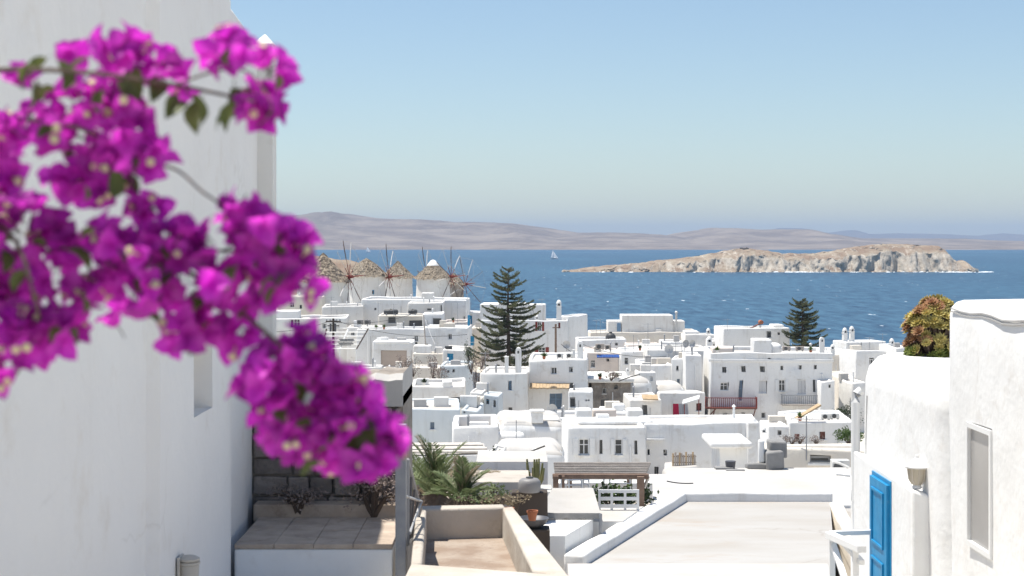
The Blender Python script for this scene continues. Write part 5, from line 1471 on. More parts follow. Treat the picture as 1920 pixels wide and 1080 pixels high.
for u, v in ((0, 0), (1, 0), (0, 1), (1, 1)):
    p = cp(u, v); k = MB(); k.tube([Vector((p.x, p.y, p.z - .01)), Vector((p.x, p.y, -.5))], .03, 6); k.build('pole', 'metal_grey', t)
roof_house('low_wall', 'plain white wall under the fabric canopy', [(.45, 27.1), (1.28, 27.1), (1.28, 29.7), (.55, 29.7)], 17.32, 13.5, 'white', para=0, edges=[], floor='roofwhite', cat='wall')
roof_house('house', 'low white roof in the corner beside the slanting parapet', [(.15, 19.5), (.68, 20.4), (.78, 25.2), (.15, 25.2)], 16.6, 13.5, 'white', para=0, edges=[], floor='roofwhite')
roof_house('low_wall', 'broad white ledge in front of the fabric canopy', [(.40, 25.3), (.84, 25.3), (1.36, 26.85), (.40, 26.85)], 17.4, 13.5, 'white', para=0, edges=[], floor='white', cat='wall')

# garden corner with tank, pots, cactus, palms
bed = roof_house('garden_bed', 'walled garden bed of dry soil behind the concrete basin', [(-1.35, 18.2), (.15, 18.2), (.55, 33.0), (-2.2, 33.0)], 17.3, 13.0, 'plinth', para=0, edges=[], floor='mud', cat='garden bed')
bed2 = roof_house('low_wall', 'grey stone retaining wall left of the dark water tank', [(-.75, 28.0), (.3, 28.0), (.3, 29.5), (-.75, 29.5)], 17.85, 14, 'greywash', para=0, edges=[], floor='concrete', cat='wall')
bed3 = roof_house('low_wall', 'white ledge carrying the pots beside the cactus', [(-.75, 33.6), (.75, 33.6), (.75, 35.4), (-.75, 35.4)], 17.45, 13, 'white', para=0, edges=[], floor='roofwhite', cat='wall')
c = at(993, 920, 26.6); t = thing('water_tank', 'dark grey squat tank on a plinth among garden pots', 'water tank', (c.x, 26.6, c.z))
k = MB(); k.lathe([(.17, -.02), (.185, .01), (.185, .13), (.175, .17), (.14, .2), (.05, .21), (0, .21)], 20); k.build('barrel', 'tank_grey', t, smooth=True)
k = MB(); k.lathe([(.06, .2), (.06, .23), (0, .235)], 12); k.build('lid', 'tank_black', t)
k = MB(); k.box(-.3, .3, -.05, .3, -.9, -.02); o = k.build('tank_plinth', 'wood_dark', bevel=.02); c = at(993, 920, 26.6); o.location = (c.x, 26.6, c.z); tag(o, 'dark plinth under the grey barrel tank', 'plinth')
c = at(1000, 948, 24.5); k = MB(); k.lathe([(.0, -.02), (.10, -.02), (.20, .05), (.24, .13), (.22, .13), (.16, .07), (0, .04)], 20); o = k.build('metal_bowl', 'metal_dark', smooth=True); o.location = (c.x, 24.5, 17.7); tag(o, 'wide dark metal bowl beside the orange pot', 'bowl')
k = MB(); k.box(-.25, .25, -.2, .2, -.6, 0); o = k.build('crate', 'wood_dark', bevel=.02); o.location = (c.x, 24.5, 17.68); tag(o, 'dark wooden crate under the metal bowl', 'crate')
def pot(px, py, Y, r, label, m='terracotta'):
    c = at(px, py, Y); t = thing('plant_pot', label, 'pot', (c.x, Y, c.z))
    k = MB(); k.lathe([(r * .65, 0), (r * .95, r * 1.5), (r * 1.1, r * 1.5), (r * 1.1, r * 1.85), (r * .9, r * 1.85), (r * .85, r * 1.5)], 16); k.build('body', m, t, smooth=True)
    k = MB(); k.lathe([(r * .86, r * 1.5), (0, r * 1.55)], 12, capb=False); k.build('soil', 'mud', t)
pot(998, 976, 22.0, .075, 'orange terracotta pot at the corner of the basin')
pot(955, 968, 20.5, .06, 'small pinkish pot on the basin edge', 'terracotta')
pot(951, 899, 34.5, .08, 'little clay pot on the white ledge', 'pinkwash')
pot(930, 902, 34.5, .09, 'grey clay pot with a wispy plant on the white ledge', 'greywash')
bush('pot_plant', 'wispy green plant in the grey clay pot', 930, 889, 34.5, .16, .2, 90, 'bushleaf', .05)
bush('low_plant', 'grey green plant against the retaining wall', 925, 945, 27.6, .3, .32, 260, 'palmleaf', .06)
for i, (px, py, Y) in enumerate(((905, 948, 20), (935, 950, 20), (880, 948, 20), (965, 948, 22))):
    bush('weed_tuft', ('tuft of dry straw coloured weeds' if i % 2 else 'tuft of greyish green weeds') + ' behind the concrete basin', px, py, Y, .22, .14, 160, 'palmdry' if i % 2 else 'palmleaf', .05, group='weeds behind the basin')
# cactus
c = at(1003, 895, 30); t = thing('cactus', 'upright branching olive cactus beside the grey tank', 'cactus', (c.x, 30, 17.4))
rr = random.Random(3)
for i in range(13):
    a = rr.uniform(0, 6.28); rad = rr.uniform(.02, .16); hh = rr.uniform(.35, .62)
    k = MB(); k.tube([(rad * .3 * math.cos(a), rad * .3 * math.sin(a), 0), (rad * math.cos(a), rad * math.sin(a), hh * .5), (rad * 1.25 * math.cos(a), rad * 1.25 * math.sin(a), hh)], [.02, .03, .018], 7); k.build('arm', 'cactus', t, smooth=True)
roof_house('low_wall', 'small white block carrying the cactus', [(.2, 29.7), (.75, 29.7), (.75, 30.6), (.2, 30.6)], 17.42, 13, 'white', para=0, edges=[], floor='roofwhite', cat='wall')
palm(815, 950, 21.5, 20, .92, 'young date palm with grey green fronds behind the basin', 5, trunk=.05, up=1.4)
palm(868, 948, 20.5, 16, .60, 'small stiff leaved palm right of the larger date palm', 12, trunk=.02, name='small_palm', up=1.45)
palm(790, 948, 23.5, 14, .8, 'darker leaning palm close to the metal gate post', 21, trunk=.1, up=1.3)

# ================================================================== CONCRETE BASIN IN FRONT
BZ = 19.3
t = thing('concrete_basin', 'weathered concrete basin with thick pale rim and muddy floor', 'basin', (-.4, 15, 15.0))
L0 = Vector(t.location)
def bp(px, py, z): x, y = g2(px, py, z); return Vector((x, y, z)) - L0
def rimwall(name, quad_px, depth, m='concrete', z=BZ):
    pts = [bp(px, py, z) for px, py in quad_px]
    k = MB(); bot = [Vector((p.x, p.y, p.z - depth)) for p in pts]
    k.hexa(bot + pts); o = k.build(name, m, t, bevel=.025, seg=3, smooth=True)
rimwall('wall', [(778, 955), (948, 951), (944, 945), (786, 948)], 3.2)
rimwall('wall', [(998, 1068), (1072, 1084), (962, 949), (942, 951.5)], 3.2, 'rim')
rimwall('wall', [(770, 1058), (792, 1056), (800, 955.5), (780, 955.5)], 3.2)
rimwall('wall', [(700, 1200), (1180, 1200), (1064, 1078), (770, 1056)], 3.2, 'rim', BZ - .004)
k = MB(); k.quad(bp(770, 1060, BZ) - Vector((0, .1, .33)), bp(1020, 1060, BZ) - Vector((0, .1, .33)), bp(945, 949, BZ) - Vector((0, 0, .31)), bp(782, 949, BZ) - Vector((0, 0, .31))); k.build('floor', 'mud', t)

# ================================================================== LEFT HOUSE, LANDING, STONE SHED
lh = thing('white_house', 'tall white house wall in shade with rounded shoulder behind the flowers', 'house', (-2.6, 10, 15.5))
L0 = Vector(lh.location)
plan = [(-2.60, 2.0), (-2.645, 11.55), (-2.56, 11.62), (-2.58, 14.68), (-2.67, 14.74), (-2.69, 17.0)]
TOP = [(2, 24.75), (12, 24.60), (14.0, 24.40), (14.9, 24.31), (15.45, 24.30), (16.0, 24.255), (16.4, 24.19), (16.75, 24.08), (17.0, 23.8)]
ys = sorted(set([2 + .25 * i for i in range(61)] + [p[1] for p in plan] + [12.9, 13.72]))
def wx(y): return interp([(p[1], p[0]) for p in plan], y) + .012 * noise.noise(Vector((y * .9, 1, 0)))
zlev = [15.5, 16.5, 17.5, 18.5, 19.5, 20.61, 21.17, 22, 23]
k = MB(); nichey = (12.9, 13.72); nz0, nz1 = 20.61, 21.17
cols = []
for y in ys:
    zt = interp(TOP, y); r = .10
    cl = [k.P(Vector((wx(y) + .01 * noise.noise(Vector((y, z, 3))), y, z)) - L0) for z in zlev]
    for a in range(5):
        th = a / 4 * math.pi / 2
        cl.append(k.P(Vector((wx(y) - r + r * math.cos(th), y, zt - r + r * math.sin(th))) - L0))
    cl.append(k.P(Vector((wx(y) - .6, y, zt + .01)) - L0)); cl.append(k.P(Vector((wx(y) - 5.5, y, zt + .02)) - L0)); cl.append(k.P(Vector((wx(y) - 5.5, y, 15.5)) - L0))
    cols.append(cl)
for (ya, A), (yb, B) in zip(zip(ys, cols), zip(ys[1:], cols[1:])):
    for i in range(len(A) - 1):
        if i == 5 and ya >= nichey[0] - 1e-6 and yb <= nichey[1] + 1e-6: continue
        k.face(A[i], B[i], B[i + 1], A[i + 1])
k.face(*cols[0]); k.face(*cols[-1][::-1])
k.build('wall', 'shadewall', lh, smooth=True, sharp=25)
k = MB(); D = .32
xa, xb = wx(12.9), wx(13.72)
P_ = lambda x, y, z: Vector((x, y, z)) - L0
k.quad(P_(xa, 12.9, nz0), P_(xb, 13.72, nz0), P_(xb - D, 13.72, nz0), P_(xa - D, 12.9, nz0)); k.quad(P_(xa, 12.9, nz1), P_(xa - D, 12.9, nz1), P_(xb - D, 13.72, nz1), P_(xb, 13.72, nz1))
k.quad(P_(xa, 12.9, nz0), P_(xa - D, 12.9, nz0), P_(xa - D, 12.9, nz1), P_(xa, 12.9, nz1)); k.quad(P_(xb, 13.72, nz0), P_(xb, 13.72, nz1), P_(xb - D, 13.72, nz1), P_(xb - D, 13.72, nz0))
k.quad(P_(xa - D, 12.9, nz0), P_(xb - D, 13.72, nz0), P_(xb - D, 13.72, nz1), P_(xa - D, 12.9, nz1)); k.build('niche', 'shadewall', lh)
k = MB(); zt = at(498, 62, 17).z
k.hexa([P_(-2.74, 16.92, 20.45), P_(-2.525, 16.92, 20.45), P_(-2.525, 17.16, 20.45), P_(-2.74, 17.16, 20.45), P_(-2.74, 16.92, zt - .12), P_(-2.525, 16.92, zt - .12), P_(-2.525, 17.16, zt - .12), P_(-2.74, 17.16, zt - .12)])
ap = k.P(P_(-2.63, 17.04, zt)); 
k.face(4, 5, ap); k.face(5, 6, ap); k.face(6, 7, ap); k.face(7, 4, ap)
k.build('pilaster', 'white2', lh, bevel=.012)
# bulkhead lamp on the wall
c = at(345, 1062, 12.55); t = thing('wall_lamp', 'beige ribbed lamp fixed low on the shaded white wall', 'lamp', (wx(12.3) + .004, 12.3, c.z - .07)); t.scale = (.78, .78, .78)
k = MB(); k.box(0, .03, -.12, .12, 0, .26); k.build('back_plate', 'beige_plastic', t, bevel=.01)
k = MB(); k.lathe([(.09, .0), (.10, .16), (.095, .17), (.11, .18), (.11, .2), (.09, .205), (.105, .215), (.105, .235), (.06, .26), (0, .265)], 20, (.10, 0)); k.build('shade', 'beige_plastic', t, smooth=True, sharp=30)
fill_mb = MB(); fill_mb.box(-2.58, -.92, 3, 14.72, 15.4, 18.8)  # unseen white floor, added to bounce light onto the landing front
tag(fill_mb.build('fill_floor', 'nearwhite'), kind='structure')
# landing
ld = thing('stair_landing', 'tan paved landing between white wall and metal gate post', 'landing', (-1.9, 15.4, 15.5)); L0 = Vector(ld.location)
k = MB(); k.box(-.66, .80, -.66, .9, 0, 3.70); k.build('base', 'nearwhite', ld, bevel=.02)
n_ = 3
for i in range(4):
    for j in range(2):
        k = MB(); x0 = -.66 + i * .365; y0 = -.66 + j * .73
        k.box(x0 + .0015, x0 + .3635, y0 + .0015, y0 + .7285, 3.702, 3.745 + .004 * ((i + j) % 2)); k.build('paver', 'plinth', ld, bevel=.006)
k = MB(); k.box(-.72, .80, .80, 1.06, 3.70, 3.875); k.build('step', 'plinth', ld, bevel=.012)
# stone shed
sh = thing('stone_shed', 'dark stone shed with grey rendered upper wall behind the landing', 'shed', (-1.85, 16.5, 15.5)); L0 = Vector(sh.location)
X0, X1 = at(470, 0, 16.5).x, at(755, 0, 16.5).x
ztop = at(700, 712, 16.5).z; zmid = at(700, 762, 16.5).z
k = MB(); k.box(X0 + 1.85, X1 + 1.85, .05, 1.6, 0, zmid - 15.5 + .1); k.build('core_wall', 'mortar', sh)
kr = MB(); k = MB(); N_ = 22; za, zb_ = zmid - 15.5, ztop - 15.5
for i in range(N_):
    def tz(u): return zb_ + .07 * noise.noise(Vector((u * 9, 0, 0))) + .05 * noise.noise(Vector((u * 31, 2, 0))) + .12 * (u - .5)
    a_, b_ = X0 + 1.85 + (X1 - X0) * i / N_, X0 + 1.85 + (X1 - X0) * (i + 1) / N_
    k.quad((a_, -.02, za), (b_, -.02, za), (b_, -.02, tz((i + 1) / N_) - .06), (a_, -.02, tz(i / N_) - .06))
    k.quad((a_, -.02, tz(i / N_) - .06), (b_, -.02, tz((i + 1) / N_) - .06), (b_, .10, tz((i + 1) / N_)), (a_, .10, tz(i / N_)))
    kr.quad((a_, .10, tz(i / N_)), (b_, .10, tz((i + 1) / N_)), (b_, 1.62, tz((i + 1) / N_) - .05), (a_, 1.62, tz(i / N_) - .05))
xr = X1 + 1.85; k.quad((xr, -.02, za), (xr, 1.62, za), (xr, 1.62, tz(1)), (xr, .1, tz(1))); k.tri((xr, -.02, za), (xr, .1, tz(1)), (xr, -.02, tz(1) - .06))
k.quad((X0 + 1.85, -.02, za), (xr, -.02, za), (xr, 1.62, za), (X0 + 1.85, 1.62, za))
k.build('rendered_wall', 'greywash', sh, smooth=True); kr.build('roof', 'rubble', sh)
rr = random.Random(5); z = 3.3
while z < zmid - 15.5 - .05:
    hh = min(rr.uniform(.15, .24), zmid - 15.5 - z); x = X0 + 1.85 + .02
    while x < X1 + 1.82:
        w = min(rr.uniform(.2, .42), X1 + 1.84 - x)
        if w > .06:
            k = MB(); g = .012; o_ = rr.uniform(-.035, .0)
            jj = lambda: rr.uniform(-.012, .012)
            k.hexa([(x + g + jj(), o_, z + g + jj()), (x + w - g + jj(), o_ + jj(), z + g + jj()), (x + w - g, .08, z + g), (x + g, .08, z + g),
                    (x + g + jj(), o_ + jj(), z + hh - g + jj()), (x + w - g + jj(), o_, z + hh - g + jj()), (x + w - g, .08, z + hh - g), (x + g, .08, z + hh - g)])
            k.build('stone', 'stone', sh, bevel=.012)
        x += w
    z += hh
bush('dry_shrub', 'dry greyish shrub at the foot of the dark stone wall', 700, 952, 16.22, .42, .36, 900, 'twigs', .045)
bush('dry_shrub', 'straggly dry plant beside the dark shed corner', 560, 952, 16.25, .35, .22, 300, 'twigs', .04)
# gate post and folded gate
c = at(752, 800, 14.75); t = thing('metal_gate', 'grey metal gate post with gate leaf folded back', 'gate', (c.x, 14.75, 15.5)); L0 = Vector(t.location)
k = MB(); k.box(-.05, .05, -.05, .05, 0, at(752, 795, 14.75).z - 15.5); k.build('post', 'metal_grey', t, bevel=.008)
def gp(px, py, Y): return at(px, py, Y) - L0
fr = [gp(764, 862, 15.0), gp(788, 955, 15.9), gp(772, 1010, 15.9), gp(764, 1020, 15.0)]
k = MB(); k.tube([fr[0], fr[1]], .022, 6); k.tube([fr[1], fr[2]], .022, 6); k.tube([fr[0], fr[3]], .022, 6); k.tube([fr[3], fr[2]], .022, 6); k.build('gate_frame', 'metal_grey', t)
for f_ in (.3, .55, .8):
    k = MB(); k.tube([fr[0].lerp(fr[1], f_), fr[3].lerp(fr[2], f_)], .013, 5); k.build('bar', 'metal_dark', t)
k = MB(); k.tube([gp(758, 930, 14.8), gp(790, 940, 15.8), gp(768, 1000, 15.0)], .016, 5); k.build('brace', 'metal_pale', t)

# ================================================================== RIGHT HOUSES
XR = 4.0
def hx(x, y): return 960 + x * FPX / y
def hy(z, y): return HOR + (CAM_H - z) * FPX / y
tall = House('white_house', 'tall bright white house with one narrow grey window', hx(XR, 1.0), hx(9.5, 1.0), hy(21.52, 1.0), 1.0, 13.73, 0, [(1838, 917, 46, 236, 'screen', 'L')], m='nearwhite', parapet=.22, bevel=.13, wallt=.55, jit=.035, cell=.5, base=15.5, roof='cream')
k = MB()
for dz, r in ((0, .010), (-.028, .008)):
    k.tube([(-.012 - .006 * math.sin(i), i * .3, tall.h - .11 + dz + .014 * math.sin(i * 1.7) + .008 * math.sin(i * .6)) for i in range(1, 46)], r, 5)
k.build('cable', 'cable_pale', tall.root)
lowr = House('white_house', 'lower rounded white house with bright blue door', hx(XR, 14.76), hx(8.0, 14.76), hy(20.82, 14.76), 14.76, 3.62, 0, (), m='nearwhite', parapet=0, bevel=.30, jit=.04, cell=.4, base=15.5, roof='nearwhite')
# buttress with sloping head
k = MB(); y0, y1 = .56, 3.2; zt = 19.66 - 15.5
k.hexa([(-.17, y0, 0), (.02, y0, 0), (.02, y1, 0), (-.17, y1, 0), (-.17, y0, zt), (.02, y0, zt - .06), (.02, y1, zt - .02), (-.17, y1, zt + .04)]); k.build('buttress', 'nearwhite', lowr.root, bevel=.03, seg=3, smooth=True)
d0, d1 = 1.38, 2.22; dz = at(1655, 893, 16.55).z - 15.5; xf = -.17
k = MB(); k.box(xf - .012, xf + .03, d0, d0 + .05, 0, dz); k.box(xf - .012, xf + .03, d1 - .05, d1, 0, dz); k.box(xf - .012, xf + .03, d0 + .05, d1 - .05, dz - .05, dz)
dr = k.build('door', 'bluedoor', lowr.root)
k = MB(); k.box(xf - .045, xf - .004, d0 + .04, d1 - .04, 0, dz - .04); k.build('leaf', 'bluedoor', dr, bevel=.004)
for z0, z1 in ((dz - .72, dz - .14), (dz - 1.4, dz - .86), (dz - 2.0, dz - 1.5)):
    k = MB()
    y0_, y1_ = d0 + .16, d1 - .16
    for A_, B_, C_, D_ in ((y0_, y1_, z0, z0 + .03), (y0_, y1_, z1 - .03, z1), (y0_, y0_ + .03, z0 + .03, z1 - .03), (y1_ - .03, y1_, z0 + .03, z1 - .03)): k.box(xf - .062, xf - .044, A_, B_, C_, D_)
    k.build('moulding', 'bluedoor', dr, bevel=.004)
k = MB(); k.lathe([(.02, 0), (.028, .02), (.0, .03)], 10); o = k.build('handle', 'metal_pale', dr); o.location = (xf - .07, d0 + .10, dz - 1.1)
k = MB(); k.box(-.12, .02, 3.35, 3.60, 0, at(1625, 920, 18.2).z - 15.5); k.build('pilaster', 'nearwhite', lowr.root, bevel=.03, seg=3, smooth=True)
k = MB(); zt = at(1618, 738, 18.2).z - 15.5; zb_ = at(1618, 922, 18.2).z - 15.5
k.tube([(-.09, 3.45, zb_ - .1), (-.09, 3.45, zt - .1), (-.07, 3.46, zt), (-.02, 3.46, zt + .035)], .052, 12)
k.build('drainpipe', 'frame_white', lowr.root, smooth=True)
k = MB(); k.tube([(-.16, 3.5, zt - .85), (-.26, 3.5, zt - .80), (-.34, 3.5, zt - .78)], .018, 6); k.tube([(-.14, 3.5, zt - .95), (-.3, 3.5, zt - .93)], .014, 6); k.build('pipe_bracket', 'frame_white', lowr.root)
k = MB(); k.tube([(-.02, 3.2, zt - 1.6), (-.02, 3.22, zt - .5), (-.015, 3.2, zt)], .008, 5); k.build('cable', 'cable_pale', lowr.root)
# lantern
c = at(1708, 917, 15.45); t = thing('wall_lantern', 'cream ribbed wall lantern with white conical hood by the blue door', 'lantern', (XR - .09, 15.45, 19.66 - .015))
k = MB(); k.lathe([(.03, 0), (.05, .02), (.035, .045)], 12); k.build('base', 'frame_white', t, smooth=True)
k = MB(); k.lathe([(.045, .045), (.075, .10), (.088, .20), (.085, .21)], 16); 
k.build('shade', 'lamp_cream', t, smooth=True)
for i in range(8):
    a = 2 * math.pi * i / 8; k = MB(); k.tube([(.047 * math.cos(a), .047 * math.sin(a), .047), (.078 * math.cos(a), .078 * math.sin(a), .10), (.091 * math.cos(a), .091 * math.sin(a), .205)], .006, 4); k.build('rib', 'beige_plastic', t)
k = MB(); k.lathe([(.115, .208), (.118, .222), (.05, .28), (.02, .30), (.015, .33), (0, .335)], 18); k.build('hood', 'frame_white', t, smooth=True)
# white wooden stair rail
A = [(1560, 1000, 16.6), (1612, 1040, 15.4)]
t = thing('stair_rail', 'white wooden stair rail with crossed boards beside the lower house', 'railing', (3.35, 16.5, 14.8)); L0 = Vector(t.location)
def rp(px, py, Y): return at(px, py, Y) - L0
def board(name, a, b, w=.045, h=.03):
    d = (b - a).normalized(); s_ = d.cross(Vector((0, 0, 1))); s_.normalize(); u = s_.cross(d)
    k = MB(); k.hexa([a - s_ * w - u * h, a + s_ * w - u * h, b + s_ * w - u * h, b - s_ * w - u * h, a - s_ * w + u * h, a + s_ * w + u * h, b + s_ * w + u * h, b - s_ * w + u * h]); k.build(name, 'frame_white', t, bevel=.006)
board('rail', rp(1555, 1003, 16.8), rp(1616, 1030, 15.6), .045, .035)
board('rail', rp(1556, 1000, 16.85), rp(1640, 997, 16.9), .03, .025)
board('brace', rp(1562, 1020, 16.8), rp(1586, 1092, 16.0), .03, .025)
board('brace', rp(1580, 1015, 16.5), rp(1616, 1055, 15.8), .03, .025)
for px, py, Y in ((1560, 1005, 16.8), (1604, 1024, 15.9)):
    p = rp(px, py, Y); k = MB(); k.box(p.x - .03, p.x + .03, p.y - .03, p.y + .03, 0, p.z); k.build('post', 'frame_white', t, bevel=.005)

# succulent bush behind the tall house
c = (4.66, 17.6, 20.62)
t = thing('aeonium_shrub', 'dense succulent shrub of yellow and rust red rosettes', 'succulent', c)
def rosette(m, n=3):
    k = MB()
    for ring, (cnt, el, l, w) in enumerate(((7, 1.15, .035, .022), (9, .75, .055, .03), (11, .35, .068, .034))):
        for i in range(cnt):
            a = 2 * math.pi * (i + ring * .37) / cnt
            d = Vector((math.cos(a) * math.cos(el), math.sin(a) * math.cos(el), math.sin(el)))
            k.leaf((0, 0, 0), d, (0, 0, 1), l, w, -.12)
    return k.mesh('rosette', m)
RM = [rosette(m) for m in ('aeo_yellow', 'aeo_red', 'aeo_green')]
rr = random.Random(8); st = MB()
for i in range(210):
    th = rr.uniform(0, 2 * math.pi); z = rr.random()
    prof = .34 * math.sin(math.pi * min(1, .22 + z * .74)) ** .6
    rad = prof * rr.uniform(.75, 1.05)
    p = Vector((rad * math.cos(th), rad * math.sin(th) * .9, 0.08 + z * .66 + .05 * rr.random()))
    nrm = Vector((math.cos(th) * 1.0, math.sin(th), .25 + z * 1.3)).normalized()
    fz = noise.noise(p * 4.5 + Vector((3, 1, 7)))
    m = RM[2] if p.z < .24 and rr.random() < .8 else RM[1] if fz + (-.44 - p.x * .8 + .05) > -.05 + rr.uniform(-.12, .12) else RM[0]
    o = link('rosette', m, t); o.location = p
    o.rotation_euler = nrm.to_track_quat('Z', 'Y').to_euler(); s_ = rr.uniform(.9, 1.45); o.scale = (s_, s_, s_)
    st.tube([(0, 0, 0), p * .5, p], [.02, .014, .01], 4, False)
st.build('stem', 'bark', t)

# ================================================================== BOUGAINVILLEA
def bract(k, rr, a, el, L, W):
    d0 = Vector((math.cos(a), math.sin(a), 0)); sd = Vector((-math.sin(a), math.cos(a), 0)); up = Vector((0, 0, 1))
    N_, M_ = 5, 2; rows = []
    ang = el; p = Vector((0, 0, 0)); cup = rr.uniform(.15, .4); tw = rr.uniform(-.35, .35)
    for i in range(N_ + 1):
        u = i / N_
        w = W * (math.sin(math.pi * min(1, u * .80 + .13)) ** .8) * (1 - u ** 5)
        d = d0 * math.cos(ang) + up * math.sin(ang); n = -d0 * math.sin(ang) + up * math.cos(ang)
        row = []
        for j in range(-M_, M_ + 1):
            f = j / M_
            s2 = (sd * math.cos(tw * u) + n * math.sin(tw * u))
            row.append(k.P(p + s2 * f * w * .5 + n * (abs(f) ** 1.5) * w * cup + n * .0012 * math.sin(u * 9 + f * 4)))
        rows.append(row)
        p = p + d * L / N_; ang -= rr.uniform(.08, .26)
    for A, B in zip(rows, rows[1:]):
        for j in range(2 * M_): k.face(A[j], A[j + 1], B[j + 1], B[j])
def flower_mesh(seed):
    rr = random.Random(seed); k = MB()
    k.cm = 0
    for i in range(3):
        bract(k, rr, 2 * math.pi * i / 3 + rr.uniform(-.25, .25), rr.uniform(.7, 1.25), rr.uniform(.028, .036), rr.uniform(.022, .029))
    k.cm = 1
    if seed in (0, 5, 8):
        for i in range(2 if seed % 2 else 1):
            a = rr.uniform(0, 6.28); q = Vector((math.cos(a) * .007, math.sin(a) * .007, 0))
            k.tube([q * .3, q + Vector((0, 0, .016)), q * 1.3 + Vector((0, 0, .022))], [.0016, .0018, .002], 5, False)
            k.lathe([(.0015, .0215), (.0045, .0235), (.0062, .0245), (.002, .0235), (0, .023)], 7, (q.x * 1.3, q.y * 1.3))
    k.cm = 2
    k.tube([(0, 0, -.02), (.001, 0, -.008), (0, 0, 0)], .0011, 4, False)
    return k.mesh('flower', ['bract', 'blossom', 'bark'], smooth=True, sharp=180)
FM = [flower_mesh(s) for s in range(10)]
def leaf_mesh(seed):
    rr = random.Random(seed + 50); k = MB(); bract(k, rr, 0, .2, .05, .03)
    k.tube([(-.012, 0, -.003), (0, 0, 0)], .001, 4, False)
    return k.mesh('leaf', 'leafgreen', smooth=True, sharp=180)
LM = [leaf_mesh(s) for s in range(4)]
BY = 2.3
bo = thing('bougainvillea', 'magenta bougainvillea branches blurred in the foreground before the white wall', 'bougainvillea', (-.9, BY, 20.4))
BL = Vector(bo.location)
BR = [([(-420, 150), (-60, 134), (60, 130), (200, 140), (330, 160), (440, 182), (476, 190)], 2.25, .0045),
      ([(-420, 260), (-60, 224), (70, 226), (160, 245), (250, 296), (330, 318), (380, 360), (432, 396), (470, 440)], 2.3, .0032),
      ([(-420, 520), (-60, 492), (100, 470), (200, 462), (300, 480), (430, 470), (520, 490), (560, 520)], 2.35, .004),
      ([(-420, 360), (-80, 380), (20, 440), (60, 540), (70, 620), (20, 720)], 2.25, .004),
      ([(300, 480), (400, 540), (470, 600), (540, 660), (600, 720), (680, 790), (738, 832)], 2.3, .0038),
      ([(330, 158), (420, 130), (470, 140), (510, 200), (480, 240)], 2.25, .002)]
for pts, Y, r in BR:
    # smooth the drawn path
    P = [at(x, y, Y + .05 * math.sin(i * 1.7)) - BL for i, (x, y) in enumerate(pts)]
    Q = []
    for i in range(len(P) - 1):
        p0, p1, p2, p3 = P[max(0, i - 1)], P[i], P[i + 1], P[min(len(P) - 1, i + 2)]
        for s in range(6):
            u = s / 6
            Q.append(.5 * ((2 * p1) + (p2 - p0) * u + (2 * p0 - 5 * p1 + 4 * p2 - p3) * u * u + (3 * p1 - p0 - 3 * p2 + p3) * u ** 3))
    Q.append(P[-1])
    k = MB(); k.tube(Q, [r * (1 - .55 * i / len(Q)) for i in range(len(Q))], 7); k.build('branch', 'bark', bo, smooth=True)
CL = [(225, 85, 48, 34, 8), (128, 100, 20, 18, 3), (285, 118, 45, 30, 6), (435, 100, 50, 38, 9), (505, 140, 34, 46, 8), (490, 215, 46, 36, 9), (38, 155, 16, 12, 2), (345, 150, 22, 16, 2),
      (180, 185, 95, 50, 15), (200, 260, 105, 70, 26), (150, 340, 60, 45, 11), (268, 310, 52, 50, 11), (60, 245, 60, 45, 10), (-20, 260, 60, 60, 10), (285, 385, 28, 26, 4),
      (-10, 340, 55, 60, 10), (40, 430, 80, 60, 17), (70, 510, 75, 50, 13), (-10, 510, 70, 60, 12), (100, 430, 34, 50, 6),
      (30, 610, 72, 55, 14), (112, 620, 48, 42, 9), (10, 695, 34, 48, 7), (50, 650, 60, 30, 6),
      (215, 455, 58, 40, 10), (300, 470, 75, 55, 15), (250, 540, 75, 40, 12), (170, 525, 50, 42, 7), (350, 520, 80, 55, 15), (420, 470, 75, 55, 15), (480, 430, 62, 50, 12),
      (525, 470, 58, 65, 13), (560, 530, 34, 45, 6), (470, 555, 65, 45, 11), (455, 380, 30, 30, 4), (335, 610, 40, 50, 7), (390, 600, 45, 40, 7), (445, 630, 30, 36, 4), (223, 615, 10, 16, 1),
      (515, 700, 60, 48, 11), (600, 730, 85, 60, 19), (560, 790, 75, 50, 14), (650, 780, 75, 55, 16), (705, 815, 50, 45, 10), (680, 865, 55, 36, 9), (600, 840, 60, 40, 10), (480, 740, 40, 34, 5),
      (555, 650, 45, 36, 6), (625, 690, 50, 40, 8)]
rr = random.Random(11); placed = []
for cx, cy, rx, ry, n in CL:
    for i in range(int(n * 1.28 + .5)):
        a = rr.uniform(0, 6.283); q = math.sqrt(rr.random())
        px, py = cx + max(8, rx - 14) * q * math.cos(a), cy + max(8, ry - 14) * q * math.sin(a)
        dz = rr.gauss(0, .035)
        out = Vector((q * math.cos(a) * .9, -.75 + rr.gauss(0, .45), -q * math.sin(a) * .8 + .15 + rr.gauss(0, .35)))
        placed.append((px, py, BY + dz - .03 * (1 - q), out.normalized()))
vis = [p for p in placed if -60 < p[0]]
rr.shuffle(vis)
for px, py, Y, out in vis[:300]:
    o = link('flower', rr.choice(FM), bo); o.location = at(px, py, Y) - BL
    o.rotation_euler = (out.to_track_quat('Z', 'Y') @ Matrix.Rotation(rr.uniform(0, 6.28), 3, 'Z').to_quaternion()).to_euler()
    s_ = rr.uniform(.85, 1.2); o.scale = (s_, s_, s_)
rest = MB()
rv, rf, rm = [], [], []
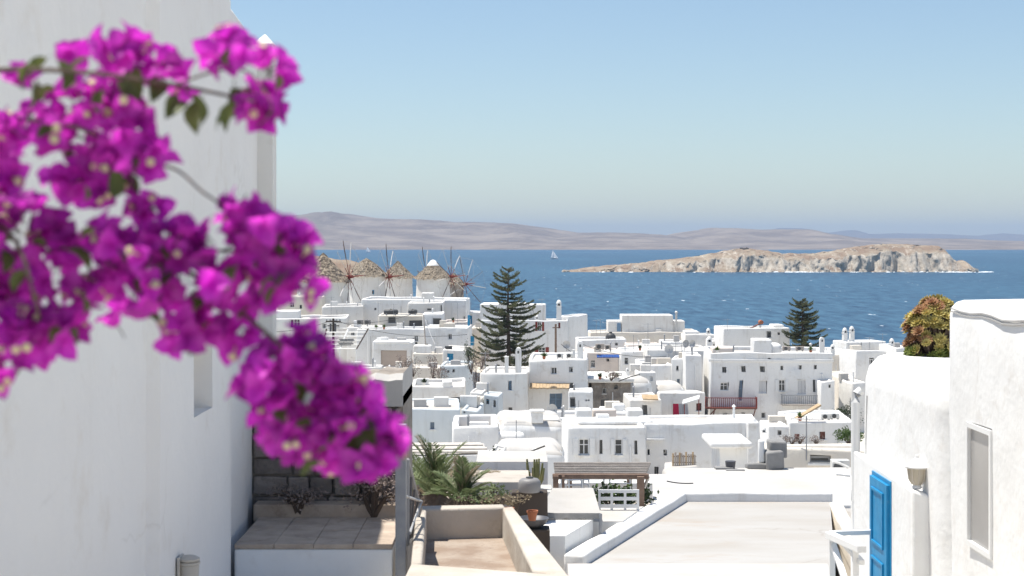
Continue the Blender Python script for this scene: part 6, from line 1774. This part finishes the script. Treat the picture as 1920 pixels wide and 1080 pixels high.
for px, py, Y, out in vis[300:]:
    me = rr.choice(FM); q = out.to_track_quat('Z', 'Y') @ Matrix.Rotation(rr.uniform(0, 6.28), 3, 'Z').to_quaternion(); b0 = len(rv); L_ = at(px, py, Y + .03) - BL; s_ = rr.uniform(.85, 1.2)
    rv += [tuple(q @ (v.co * s_) + L_) for v in me.vertices]
    for f in me.polygons: rf.append(tuple(b0 + i for i in f.vertices)); rm.append(f.material_index)
if rv:
    me = bpy.data.meshes.new('flower_mass'); me.from_pydata(rv, [], rf)
    for m in ('bract', 'blossom', 'bark'): me.materials.append(MATS[m])
    me.polygons.foreach_set('material_index', rm); me.polygons.foreach_set('use_smooth', [True] * len(rf)); me.update()
    o = link('flower_mass', me, bo); o['kind'] = 'stuff'
LV = [(60, 120), (55, 150), (75, 160), (110, 115), (85, 110), (160, 110), (340, 190), (358, 180), (375, 190), (430, 210), (445, 195), (300, 150), (250, 130), (225, 150), (215, 320), (260, 300),
      (240, 470), (310, 500), (300, 560), (380, 500), (330, 440), (440, 500), (530, 520), (500, 450), (650, 830), (665, 815), (640, 800), (670, 840), (655, 850), (690, 790), (600, 790), (560, 720),
      (20, 450), (10, 470), (130, 470), (150, 550), (120, 600), (640, 690), (440, 165), (470, 170), (520, 660)]
for cx, cy, rx, ry, n in CL:
    if n > 6 and cx > -20: LV.append((cx + rr.uniform(-.8, .8) * rx, cy + rr.uniform(-.8, .8) * ry))
for i, (px, py) in enumerate(LV):
    o = link('leaf', LM[i % 4], bo); o.location = at(px, py, BY - .03 + rr.uniform(-.03, .03)) - BL
    o.rotation_euler = (rr.uniform(-.8, .8), rr.uniform(.2, 1.6), rr.uniform(0, 6.28)); s_ = rr.uniform(.7, 1.15) if i < 41 else rr.uniform(.45, .75); o.scale = (s_, s_, s_)

# ================================================================== HAZE
hz = MB(); hz.box(-30000, 30000, -40, 25000, -12, 330)
hm = bpy.data.materials.new('haze'); hm.use_nodes = True
nt = hm.node_tree
for n in list(nt.nodes):
    if n.type != 'OUTPUT_MATERIAL': nt.nodes.remove(n)
pv = nt.nodes.new('ShaderNodeVolumePrincipled')
pv.inputs['Color'].default_value = (0.40, 0.53, 0.73, 1)
pv.inputs['Density'].default_value = HAZE
pv.inputs['Anisotropy'].default_value = 0.0
nt.links.new(pv.outputs[0], nt.nodes['Material Output'].inputs['Volume'])
MATS['haze'] = hm
o = hz.build('haze', 'haze'); tag(o, kind='stuff')
